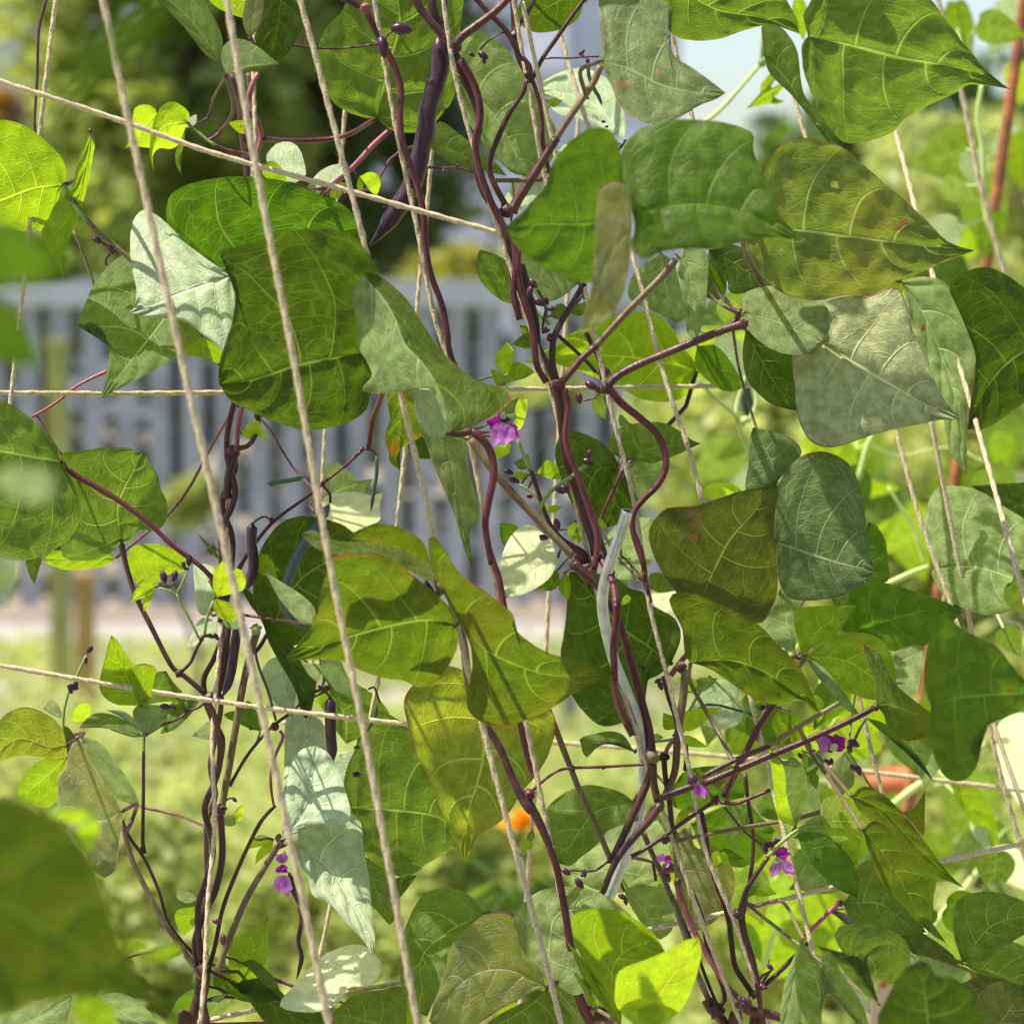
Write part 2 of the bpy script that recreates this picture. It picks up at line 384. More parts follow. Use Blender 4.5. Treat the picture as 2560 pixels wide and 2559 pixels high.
def leaves(txt):
    for ln in txt.strip().splitlines():
        ln = ln.strip()
        if not ln or ln[0] == '#': continue
        f = [x.strip() for x in ln.split(';')]
        h = f[0].split(); mat = tuple(h[3].split('+')) if '+' in h[3] else h[3]
        kw = {}
        if len(f) > 6:
            for t in f[6].split():
                k, v = t.split('='); kw[k] = tuple(float(x) for x in v.split(',')) if ',' in v else float(v)
        if len(f) > 7: kw['label'] = f[7]
        leaf(h[1], float(h[2]), mat, h[0], PTS(f[1])[0], PTS(f[2])[0], PTS(f[3]), PTS(f[4]), PTS(f[5]) if len(f) > 5 and f[5] else None, **kw)
def blade(plant, tile, B, T, w, d, mat, name='leaf', parent=None, pos=.4, **kw):
    """simple ovate leaf or petal from base to tip, w = full width in tile px"""
    B = np.array(B, float); T = np.array(T, float); a = T-B; nrm = np.array([-a[1], a[0]])/(np.linalg.norm(a)+1e-9)
    prof = [(-.05, .18), (.03, .37), (.18, .49), (.4, .47), (.64, .31), (.85, .11)] if name == 'leaf' and np.linalg.norm(a) > 60 else [(.08, .28), (.2, .42), (pos, .5), (.65, .36), (.85, .13)]
    L = [tuple(B+a*t+nrm*w*s) for t, s in prof]; Rr = [tuple(B+a*t-nrm*w*s) for t, s in prof]
    return leaf(plant, d, mat, tile, tuple(B), tuple(T), L, Rr, name=name, parent=parent, **kw)
def stems(txt):
    for ln in txt.strip().splitlines():
        ln = ln.strip()
        if not ln or ln[0] == '#': continue
        f = [x.strip() for x in ln.split(';')]; h = f[0].split(); kw = {}
        if len(f) > 2:
            for t in f[2].split():
                k, v = t.split('='); kw[k] = float(v) if k != 'name' else v
        stem(h[1], h[0], PTS(f[1]), float(h[4]), float(h[2]), h[3], **kw)
def pod(plant, tile, pts, r, d, mat='pod', bump=.06, d2=None, beak=True, name='pod'):
    c, dd, t = path3(tile, pts, d, d2); n = len(t)
    p = Pn(c, dd); L = 1
    prof = np.clip(np.minimum((t/.07)**.6, ((1-t)/.16)**.75), .1, 1)
    wv = 1+bump*np.sin(t*math.pi*2*max(2, np.linalg.norm(np.diff(p, axis=0), axis=1).sum()/.012))
    rr = r/2.4144*K*dd*prof*wv
    V, F = tube_geo(p, rr, 14, prof=lambda i, th: 1-.22*np.exp(-((th-math.pi*1.35)/.22)**2)+.0*th)
    o = mesh_obj(name, V, F, M[mat], PL[plant])
    return o
# ------------------------------------------------------------------ setting
def ground_mat():
    g = NT('garden_ground'); n = g.n
    tc = n('ShaderNodeTexCoord')
    z = n('ShaderNodeTexNoise', {'Vector': (tc, 'Object'), 'Scale': 1.1, 'Detail': 6.})
    z2 = n('ShaderNodeTexNoise', {'Vector': (tc, 'Object'), 'Scale': 14., 'Detail': 5.})
    c = g.mix(g.ss(z, .4, .6), c4((.26, .21, .16)), c4((.18, .14, .10)))
    c2 = g.mix(g.math('MULTIPLY', z2, .6), c, c4((.30, .26, .21)))
    bp = n('ShaderNodeBump', {'Strength': .5, 'Distance': .02, 'Height': z2})
    return g.out(n('ShaderNodeBsdfPrincipled', {'Base Color': (c2, 2), 'Roughness': .9, 'Normal': bp}))
def grid(name, x0, x1, y0, y1, z, nx, ny, mat, amp=0.):
    V = []; F = []
    for j in range(ny+1):
        for i in range(nx+1):
            x = x0+(x1-x0)*i/nx; y = y0+(y1-y0)*j/ny
            V.append((x, y, z+amp*mn.noise(Vector((x*.7, y*.7, 0)))))
    for j in range(ny):
        for i in range(nx): a = j*(nx+1)+i; F.append((a, a+1, a+nx+2, a+nx+1))
    return mesh_obj(name, V, F, mat)
tag(grid('ground', -150, 150, -60, 300, -.02, 60, 60, ground_mat()), kind='structure')
tag(grid('path', -30, 30, 9.7, 13.2, .03, 4, 2, plain('pale_gravel', (.33, .30, .27), (.27, .245, .22), .9, scale=20)), kind='structure')
tag(grid('lawn', -30, 30, 1.5, 9.4, .01, 40, 20, plain('lawn_green', (.30, .34, .08), (.40, .37, .17), .9, scale=5)), kind='structure')
def box(V, F, x0, x1, y0, y1, z0, z1):
    b = len(V); V += [(x, y, z) for z in (z0, z1) for y in (y0, y1) for x in (x0, x1)]
    F += [tuple(b+i for i in q) for q in ((0, 2, 3, 1), (4, 5, 7, 6), (0, 1, 5, 4), (2, 6, 7, 3), (0, 4, 6, 2), (1, 3, 7, 5))]
def boxes(name, bs, mat, parent=None):
    V, F = [], []
    for b in bs: box(V, F, *b)
    return mesh_obj(name, V, F, mat, parent, smooth=False)
def foliage_geo(cen, rad, n, size, rs, lean=.0, shell=.35, lump=.35):
    """leaf sized faces spread through an uneven volume"""
    V, F = [], []; i = 0; tries = 0
    while i < n and tries < n*12:
        tries += 1
        v = Vector((rs.gauss(0, 1), rs.gauss(0, 1), rs.gauss(0, 1))).normalized()
        r = rs.random()**shell
        k = 1+lump*mn.noise(v*1.7+Vector(cen))+lump*.6*mn.noise(v*4+Vector(cen))
        c = Vector((cen[0]+v.x*rad[0]*r*k, cen[1]+v.y*rad[1]*r*k, cen[2]+v.z*rad[2]*r*k))
        if mn.noise(c*2.6) < -.16: continue
        s = size*rs.uniform(.6, 1.4)
        a = Vector((rs.gauss(0, 1), rs.gauss(0, 1), rs.gauss(0, .6))).normalized(); b = a.orthogonal().normalized()
        b.rotate(__import__('mathutils').Quaternion(a, rs.uniform(0, 6.3))); q = a.cross(b)
        j = len(V)
        V += [tuple(c-a*s), tuple(c-a*s*.2+b*s*.42), tuple(c+a*s), tuple(c-a*s*.2-b*s*.42)]
        F.append((j, j+1, j+2, j+3)); i += 1
    return V, F
def tree(name, label, cen, rad, n, size, mat, trunk, seed=1, cat='tree', group=None, bark=None):
    rs = random.Random(seed); bark = bark or M['bark']
    root = empty(name, (cen[0], cen[1], 0), label, cat, group)
    V, F = foliage_geo(cen, rad, n, size, rs)
    mesh_obj('crown' if cat == 'tree' else 'foliage', V, F, mat, root, smooth=False)
    V, F = [], []
    pts = np.array([[cen[0]+.06*math.sin(i), cen[1], z] for i, z in enumerate(np.linspace(-.02, cen[2]+rad[2]*.5, 8))])
    tube_geo(pts, np.linspace(trunk, trunk*.35, 8), 8, V, F)
    for i in range(9):
        z = cen[2]-rad[2]*.5+rad[2]*rs.random(); a = rs.uniform(0, 6.28)
        e = np.array([cen[0]+math.cos(a)*rad[0]*.75, cen[1]+math.sin(a)*rad[1]*.75, z+rad[2]*.35])
        s = np.array([cen[0], cen[1], z]); t = np.linspace(0, 1, 6)[:, None]
        tube_geo(s*(1-t)+e*t, np.linspace(trunk*.4, trunk*.08, 6), 6, V, F)
    mesh_obj('trunk' if cat == 'tree' else 'stem', V, F, bark, root)
    return root
M['bark'] = plain('bark', (.12, .085, .06), (.07, .05, .035), .9, scale=20, bump=.5)
def atw(px, py, D):      # point on the view ray of an overview pixel at forward distance D
    return P(px*1.3251, py*1.3251, D)
# building far behind
bm = empty('house', (0, 30, 0), 'pale blue white rendered house with rows of windows far behind the fence', 'house')
wallm = plain('pale_render', (.46, .50, .56), (.40, .44, .50), .8, scale=3)
boxes('wall', [(-9, 1.66, 30, 36, 0, 8.4)], wallm, bm)
boxes('roof', [(-9.3, 1.9, 29.7, 36.3, 8.4, 8.8)], plain('roof_grey', (.3, .3, .32)), bm)
for i, (x, z) in enumerate([(-3.7, 2.4), (-3.7, 5.2), (.05, .8), (.05, 3.5), (.85, 1.8), (-7, 2.4)]):
    wf = boxes('window', [(x, x+.5, 29.93, 29.997, z, z+1.0)], plain('window_frame', (.7, .74, .8)) if i == 0 else bpy.data.materials['window_frame'], bm)
    boxes('pane', [(x+.05, x+.45, 29.91, 29.928, z+.06, z+.94)], plain('window_glass', (.2, .26, .36), rough=.15) if i == 0 else bpy.data.materials['window_glass'], wf)
w2 = empty('garage', (6, 24, 0), 'low white garage wall far behind at the right', 'garage')
boxes('wall', [(1.9, 14, 24, 28, 0, 2.1)], plain('white_render', (.8, .8, .82)), w2)
boxes('roof', [(1.7, 14.2, 23.8, 28.2, 2.1, 2.25)], plain('roof_pale', (.55, .5, .5)), w2)
# board fence
fe = empty('fence', (0, 13.6, 0), 'blurred pale grey board fence with dark gaps across the back of the garden', 'fence')
fm = plain('fence_board', (.34, .35, .37), (.25, .26, .28), .7, scale=6)
fz = 1.53
bs = []
x = -7.6
for i in range(102):
    boxes('board', [(x, x+.098+random.uniform(-.004, .004), 13.6, 13.625, .05, fz-.10)], fm, fe); x += .149
boxes('rail', [(-7.7, 7.7, 13.55, 13.597, fz-.12, fz)], plain('rail_pale', (.40, .42, .44), (.34, .36, .38)), fe)
boxes('rail', [(-7.7, 7.7, 13.63, 13.67, .3, .38)], fm, fe)
hg = empty('hedge', (0, 15, 0), 'dark green hedge showing through the gaps between the fence boards', 'hedge')
V, F = foliage_geo((0, 15.2, .8), (6, .5, .85), 9000, .07, random.Random(3), shell=.5)
M['fol_dark'] = folmat('foliage_dark', (.04, .07, .02), (.12, .17, .045), (.2, .3, .03))
M['fol_mid'] = folmat('foliage_mid', (.04, .085, .015), (.12, .20, .03), (.20, .34, .02))
M['fol_olive'] = folmat('foliage_olive', (.16, .21, .04), (.40, .46, .11), (.66, .76, .12), tw=.5)
M['fol_lime'] = folmat('foliage_lime', (.34, .41, .10), (.52, .57, .20), (.74, .80, .22), tw=.55, scale=5.)
mesh_obj('foliage', V, F, folmat('hedge_leaves', (.018, .035, .01), (.045, .075, .02), (.07, .12, .01)), hg, smooth=False)
# trees behind the fence
c = atw(620, 200, 18); tree('dark_tree', 'tall dark green tree behind the fence, left of the middle', (c.x, c.y, 3.1), (.95, .9, 1.7), 9000, .075, M['fol_dark'], .12, 4, group='trees behind the fence')
c = atw(290, 170, 17); tree('olive_tree', 'sunlit olive green tree behind the fence at the upper left', (c.x, c.y, 3.0), (.95, .8, 1.7), 7500, .08, M['fol_olive'], .10, 5, group='trees behind the fence')
c = atw(480, 330, 20); tree('dark_tree', 'low dark green tree filling the gap between the two taller ones', (c.x, c.y, 2.0), (1.5, .8, 1.3), 9000, .08, M['fol_dark'], .12, 6, group='trees behind the fence')
c = atw(1750, 330, 16); tree('bushy_tree', 'dark bushy tree behind the right end of the fence', (c.x, c.y, 1.9), (1.0, .8, .75), 5000, .08, M['fol_mid'], .10, 8, group='trees behind the fence')
c = atw(880, 455, 15); tree('yellow_bush', 'yellow flowering bush showing just over the fence top', (c.x, c.y, 1.45), (.55, .3, .22), 2200, .05, folmat('foliage_yellow', (.25, .28, .04), (.44, .42, .06), (.5, .5, .06)), .04, 9, cat='bush')
c = atw(25, 215, 15); tree('orange_bush', 'small orange flowering bush at the upper left edge', (c.x, c.y, 2.35), (.14, .12, .11), 500, .05, folmat('foliage_orange', (.5, .25, .03), (.7, .4, .04), (.6, .4, .05)), .03, 10, cat='bush')
c = atw(90, 430, 14.6); tree('lime_bush', 'lime green bush over the fence at the left edge', (c.x, c.y, 1.6), (.5, .3, .45), 2600, .07, M['fol_olive'], .05, 11, cat='bush')
# posts
for nm, lb, px, D, y0, y1, wd, mt_ in (('wooden_post', 'yellow green painted post at the left in front of the fence', 108, 11, 640, 1050, .07, plain('post_yellow', (.30, .31, .08))),
        ('wooden_post', 'ochre brown wooden post standing in the bed at lower left', 160, 9, 1080, 1330, .055, plain('post_ochre', (.42, .24, .08))),
        ('wooden_post', 'short tan post on the path behind the steel tube', 1130, 9.5, 1410, 1600, .07, plain('post_tan', (.6, .4, .16))),
        ('wooden_post', 'slim grey brown stake on the path below the big olive leaf', 1075, 10, 1300, 1500, .05, plain('post_grey', (.3, .26, .22)))):
    a = atw(px, y0, D); 
    pr = empty(nm, (a.x, a.y, 0), lb, 'post')
    boxes('post_shaft', [(a.x-wd/2, a.x+wd/2, a.y-wd/2, a.y+wd/2, -.02, a.z-.03)], mt_, pr)
    boxes('post_cap', [(a.x-wd*.58, a.x+wd*.58, a.y-wd*.58, a.y+wd*.58, a.z-.03, a.z)], mt_, pr)
# vegetable bed / grass: thousands of blades and small leaves
def sward(name, n, x0, x1, y0, y1, hfun, mat, seed, wid=.018):
    rs = random.Random(seed); V, F = [], []
    for i in range(n):
        x = rs.uniform(x0, x1); y = rs.uniform(y0, y1)
        if abs(x) > y*.19+.5: x = rs.uniform(-1, 1)*(y*.19+.4)
        k = mn.noise(Vector((x*1.3, y*1.3, seed)))
        if k < -.25: continue
        h = hfun(x, y)*(1+.7*k)*rs.uniform(.5, 1.1); z = rs.uniform(.0, h*.8)
        a = rs.uniform(0, 6.28); lx, ly = math.cos(a), math.sin(a); l = rs.uniform(.02, .055); w_ = wid*rs.uniform(.6, 1.6)
        j = len(V); up = rs.uniform(-.2, .9)*l
        V += [(x, y, z), (x+lx*l*.5-ly*w_, y+ly*l*.5+lx*w_, z+up*.7), (x+lx*l, y+ly*l, z+up), (x+lx*l*.5+ly*w_, y+ly*l*.5-lx*w_, z+up*.7)]
        F.append((j, j+1, j+2, j+3))
    return tag(mesh_obj(name, V, F, mat, smooth=False), kind='stuff')
o = sward('vegetable_bed', 95000, -2.5, 2.5, 5.2, 8.8, lambda x, y: .34, M['fol_lime'], 21, .011)
tag(o, 'sunlit lime green low plants covering the bed below the fence', 'low plants')
o = sward('low_plants', 26000, -2.6, 2.6, 8.4, 12.4, lambda x, y: .20 if y < 10 else .10, M['fol_olive'], 22)
tag(o, 'sparse olive weeds along the near edge of the pale path', 'weeds')
# blurred bushes in the bed
for px, py, D, r_, nm_, lb, mt_ in ((345, 930, 10.5, .13, 'bush', 'small round pale green bush in front of the fence at left', 'fol_lime'),
        (870, 1640, 5.2, .16, 'bush', 'yellow green bush under the orange marigold', 'fol_lime'),
        (1050, 780, 11, .18, 'bush', 'pale green bush against the fence behind the middle vine', 'fol_lime'),
        (300, 1700, 5.6, .24, 'bush', 'mid green leafy clump between the left vine stems', 'fol_lime'),
        (560, 1830, 5.0, .22, 'bush', 'fresh green clump at the bottom, right of the left vine', 'fol_lime'),
        (1600, 1250, 5.0, .36, 'bush', 'bright lime bush behind the right hand leaves', 'fol_lime'),
        (1420, 860, 5.6, .26, 'bush', 'pale lime bush behind the rusty leaf', 'fol_lime'),
        (1850, 900, 5.0, .34, 'bush', 'yellow green bush at the right edge', 'fol_lime'),
        (1800, 500, 6.5, .34, 'bush', 'lime bush around the rusty stake', 'fol_lime'),
        (1640, 1800, 4.6, .34, 'bush', 'lime green bush low at the right', 'fol_lime')):
    a = atw(px, py, D); tree(nm_, lb, (a.x, a.y, a.z), (r_, r_*.8, r_*.9), int(900+r_*9000), .023, M[mt_], .015, int(px), cat='bush', group='bushes in the garden behind')
# marigolds
def marigold(px, py, D, r, lb):
    a = atw(px, py, D)
    root = empty('marigold', (a.x, a.y, 0), lb, 'flower')
    V, F = [], []
    tube_geo(np.array([[a.x, a.y, z] for z in np.linspace(0, a.z, 6)]), np.full(6, .0025), 6, V, F)
    mesh_obj('stem', V, F, M['greenstem'], root)
    V, F = [], []; rs = random.Random(int(px))
    for ring, (rr, nn) in enumerate(((1, 14), (.75, 12), (.5, 9), (.28, 6))):
        for i in range(nn):
            t = 6.283*i/nn+ring*.3; e = Vector((math.cos(t), math.sin(t), 0)); s = Vector((-math.sin(t), math.cos(t), 0))
            b = a.copy(); b.z += ring*.003; tip = b+e*r*rr+Vector((0, 0, r*(.5-rr*.45))); m_ = b+e*r*rr*.6+Vector((0, 0, r*.2))
            j = len(V); V += [tuple(b), tuple(m_+s*r*.2), tuple(tip), tuple(m_-s*r*.2)]; F.append((j, j+1, j+2, j+3))
    mesh_obj('petals', V, F, M['petalo'], root, smooth=False)
    V, F = foliage_geo((a.x, a.y, a.z-.12), (.07, .07, .08), 220, .02, rs); mesh_obj('leaves', V, F, M['fol_mid'], root, smooth=False)
marigold(985, 1560, 2.9, .026, 'blurred orange marigold seen low behind the middle vine')
# pale wall-side box: terracotta pot at right
tp = atw(1690, 1480, 3.2)
pr = empty('clay_pot', (tp.x, tp.y, tp.z-.06), 'blurred orange terracotta pot behind the right vine', 'pot')
def lathe(name, prof, c, mat, parent, seg=28):
    V, F = [], []
    for r, z in prof:
        for i in range(seg):
            t = 6.28319*i/seg; V.append((c[0]+r*math.cos(t), c[1]+r*math.sin(t), c[2]+z))
    for j in range(len(prof)-1):
        for i in range(seg):
            k = (i+1) % seg; F.append((j*seg+i, j*seg+k, (j+1)*seg+k, (j+1)*seg+i))
    return mesh_obj(name, V, F, mat, parent)
clay = plain('terracotta', (.55, .17, .06), (.42, .13, .05), .8, scale=30)
lathe('pot_body', [(.018, -.06), (.019, -.06), (.026, .0), (.0255, .0), (.023, .0), (.017, -.055), (.0, -.055)], tp, clay, pr)
lathe('pot_rim', [(.0262, -.001), (.030, -.001), (.030, .014), (.026, .014), (.0245, .0)], tp, clay, pr)
boxes('pot_stand', [(tp.x-.03, tp.x+.03, tp.y-.03, tp.y+.03, 0.0, tp.z-.061)], plain('stand_wood', (.35, .28, .2)), empty('wooden_post', (tp.x, tp.y, 0), 'wooden post carrying the terracotta pot', 'post'))
# rusty stake
rm = plain('rusted_steel', (.34, .11, .03), (.18, .06, .02), .8, scale=60, bump=.6)
rs_ = empty('rusty_stake', (0, 0, 0), 'rusty orange ribbed steel stake behind the leaves at the right edge', 'stake')
a, b = atw(1925, 60, 2.25), atw(1715, 1500, 2.25)
pts = np.array([a+(a-b)*.3]+[a+(b-a)*t for t in np.linspace(0, 1, 150)]+[b+(b-a)*.25])
rs_.location = (pts[-1][0], pts[-1][1], pts[-1][2])
V, F = tube_geo(cr(pts, 300), np.full(301, .0042), 12, prof=lambda i, th: np.full(len(th), 1+.10*(1 if i % 5 == 0 else 0)))
mesh_obj('rod', V, F, rm, rs_)

# ------------------------------------------------------------------ strings
def string(pts, d, r, label, name='garden_string', tile='o', d2=None, ext=True, seed=0, fuzz=1.):
    q = [nat(tile, p) for p in pts]; q = np.array(q)
    L = np.linalg.norm(np.diff(q, axis=0), axis=1).sum()
    n = int(L/3.6)+8
    c = cr(q, n); t = np.linspace(0, 1, n+1)
    dd = d+(0 if d2 is None else (d2-d))*t
    p = Pn(c, dd)
    if ext:
        e0 = p[0]+(p[0]-p[6])/np.linalg.norm(p[0]-p[6])*np.linspace(.16, .005, 24)[:, None]
        e1 = p[-1]+(p[-1]-p[-7])/np.linalg.norm(p[-1]-p[-7])*np.linspace(.005, .16, 24)[:, None]
        p = np.vstack([e0, p, e1])
    rr = np.full(len(p), r*1.3251*K*d)
    s = np.concatenate([[0], np.cumsum(np.linalg.norm(np.diff(p, axis=0), axis=1))])
    tw = s/(r*1.3251*K*d*7.5)*2*math.pi
    rs = random.Random(seed+int(pts[0][0]))
    rr = rr*(1+np.array([.10*mn.noise(Vector((x*90, seed, 1))) for x in s]))
    V, F = tube_geo(p, rr, 12, prof=lambda i, th: .80+.26*np.abs(np.cos(th-tw[i]*.5))+.05*np.sin(5*(th-tw[i]*.5)+i*.9))
    T, N, Bn = frames(p)
    R0 = rr.mean()
    for _ in range(int(s[-1]*520*fuzz)):
        i = rs.randrange(len(p)); a = rs.uniform(0, 6.28); o = N[i]*math.cos(a)+Bn[i]*math.sin(a); tt = T[i]*rs.choice((-1, 1))
        b = p[i]+o*rr[i]*.8; l = R0*rs.uniform(.7, 2.6); w_ = R0*.05; q2 = np.cross(o, tt)
        m_ = b+o*l*.5+tt*l*.4; e = b+o*l*rs.uniform(.6, .9)+tt*l*rs.uniform(.8, 1.6)
        j = len(V); V += [list(b-q2*w_), list(b+q2*w_), list(m_+q2*w_), list(m_-q2*w_), list(e)]
        F.append((j, j+1, j+2, j+3)); F.append((j+3, j+2, j+4))
    root = tuple(p[-1])
    o = bpy.data.objects.new(name, None)
    me = mesh_obj(name, np.array(V)-np.array(root), F, M['twine']); me.location = root
    tag(me, label, 'string', 'jute strings of the bean trellis')
    return me
SL = [
 ([(105, 0), (75, 250), (45, 530), (15, 800), (-12, 1010)], 1.5, 4.6, 'sharp jute string near the left edge, leaning left as it goes down'),
 ([(193, -5), (250, 260), (330, 620), (440, 1100), (540, 1550), (622, 1935)], 1.24, 7.0, 'thick blurred string nearest the camera, leftmost of the long slanting ones'),
 ([(427, -5), (480, 300), (558, 700), (620, 1050), (700, 1450), (782, 1900)], 1.27, 6.6, 'thick soft string running down over the large dark leaf'),
 ([(565, -5), (620, 200), (685, 450), (760, 760), (820, 1010), (900, 1330), (960, 1560), (1010, 1740), (1060, 1935)], 1.4, 5.6, 'slanting string passing between the dark leaf and the long purple pod'),
 ([(705, -5), (745, 230), (785, 420), (820, 600), (850, 690), (900, 900), (940, 1130), (1000, 1400), (1060, 1700), (1110, 1935)], 1.5, 4.8, 'string twined with the purple vine left of the middle'),
 ([(835, -5), (860, 150), (900, 300), (945, 450), (985, 570), (1020, 680), (1050, 780), (1075, 900), (1110, 1050), (1180, 1320), (1240, 1500), (1310, 1700), (1400, 1935)], 1.492, 4.6, 'string with the twisted pair of central vine stems wound around it'),
 ([(968, -5), (985, 100), (1005, 210), (1025, 320), (1050, 420), (1075, 520)], 1.5, 4.4, 'short visible string in the dark stems at top middle'),
 ([(1040, -5), (1070, 110), (1110, 240), (1195, 490), (1250, 700), (1300, 850), (1325, 945), (1400, 1250)], 1.58, 4.4, 'string passing behind the two bright green leaves and on past the lime leaf'),
 ([(1115, 600), (1150, 760), (1190, 920), (1210, 1030), (1225, 1140), (1262, 1290), (1300, 1450), (1330, 1600), (1390, 1750), (1450, 1935)], 1.49, 4.4, 'string wound by the snaking purple stem beside the steel tube'),
 ([(1262, 40), (1295, 180), (1330, 300)], 1.5, 4.2, 'string behind the browned leaf at the top'),
 ([(1455, 40), (1490, 150), (1520, 260), (1660, 700), (1730, 960), (1790, 1130)], 1.66, 4.2, 'string right of the white sky gap, behind the leaf with a hole'),
 ([(1655, 130), (1690, 250), (1760, 520), (1825, 740), (1870, 900), (1942, 1160)], 1.68, 4.6, 'string running past the tip of the olive leaf to the right edge'),
 ([(1790, 80), (1820, 200), (1850, 350), (1885, 480), (1930, 640)], 1.85, 5.2, 'blurred string just left of the rusty stake'),
 ([(1618, 1300), (1645, 1420), (1668, 1510)], 1.55, 4.4, 'short string between the two magenta flowers and the folded leaf'),
 ([(1860, 1330), (1880, 1430), (1925, 1590), (1960, 1700)], 1.62, 4.6, 'string over the pale leaf at the lower right edge'),
 ([(816, 270), (805, 400), (790, 545), (765, 840), (748, 1000), (730, 1200), (710, 1300)], 1.6, 4.2, 'thin background string with a frayed knot, crossing the fence gaps'),
 ([(651, 205), (640, 350), (630, 500), (613, 820), (605, 965)], 1.63, 4.0, 'thin background string behind the pink petiole and the big dark leaf'),
 ([(1062, 700), (1036, 1120), (1022, 1350), (1000, 1600), (988, 1790)], 1.7, 4.4, 'faint background string in front of the marigold'),
 ([(-200, 90), (200, 218), (400, 288), (650, 358), (935, 438)], 1.44, 5.2, 'horizontal string sloping down across the top left'),
 ([(-200, 739), (200, 742), (420, 740), (900, 735), (1365, 728), (1440, 727)], 1.5, 4.6, 'level string crossing at the height of the fence'),
 ([(-200, 1220), (250, 1298), (500, 1335), (770, 1366)], 1.47, 4.8, 'string sloping gently across the left vine below the lime leaf'),
 ([(1040, 1400), (1200, 1412), (1500, 1440), (1940, 1492)], 1.78, 4.6, 'blurred horizontal string behind the steel tube and the pot'),
 ([(482, -5), (478, 130), (480, 290), (455, 560), (440, 700), (432, 900), (425, 1080), (412, 1250), (400, 1400), (405, 1550), (392, 1700), (385, 1850), (372, 1990)], 1.565, 4.0, 'string with the left vine twisted around it'),
 ([(345, 1935), (560, 1888), (755, 1853), (1000, 1800), (1420, 1710), (1700, 1640), (1860, 1606)], 1.52, 4.8, 'string rising to the right across the bottom of the picture'),
]
for i, (pts, d, r, lb) in enumerate(SL):
    string(pts, d, r, lb, seed=i, ext=(i not in (6, 9, 13, 18, 19, 20)), d2={22: 1.455, 19: 1.63, 11: 1.50, 7: 1.5, 10: 1.6}.get(i))
# bent galvanised tube
TB = 1.46
mt_st = NT('galvanised_steel'); g = mt_st
tc = g.n('ShaderNodeTexCoord'); z = g.n('ShaderNodeTexNoise', {'Vector': (tc, 'Object'), 'Scale': 220., 'Detail': 4.})
cc = g.mix(g.ss(z, .35, .65), c4((.40, .48, .48)), c4((.54, .61, .61)))
M['galv'] = g.out(g.n('ShaderNodeBsdfPrincipled', {'Base Color': (cc, 2), 'Metallic': .85, 'Roughness': .36, 'Normal': g.n('ShaderNodeBump', {'Strength': .08, 'Distance': .0002, 'Height': z})}))
c, dd, t = path3('c2', [(888, 185), (868, 260), (820, 400), (768, 550), (742, 680), (742, 790), (765, 920), (810, 1090), (870, 1240), (930, 1390), (970, 1540), (985, 1700), (985, 1850), (970, 1990), (925, 2160), (860, 2320), (800, 2470), (760, 2560)], 1.46, 1.53, n=160)
tu = empty('steel_tube', tuple(Pn(c[-1:], dd[-1:])[0]), 'bent shiny galvanised steel tube wound by the central bean vine', 'tube')
p = Pn(c, dd); rr = np.interp(t, [0, .3, 1], [34, 34, 33])/2.4144*K*1.475
V, F = tube_geo(p, rr, 20, close=False); 
n1 = len(V)
tube_geo(p[:24], rr[:24]*.80, 20, V, F, close=False)
for j in range(20):
    k = (j+1) % 20; F.append((j, n1+j, n1+k, k))
mesh_obj('tube_body', V, F, M['galv'], tu)
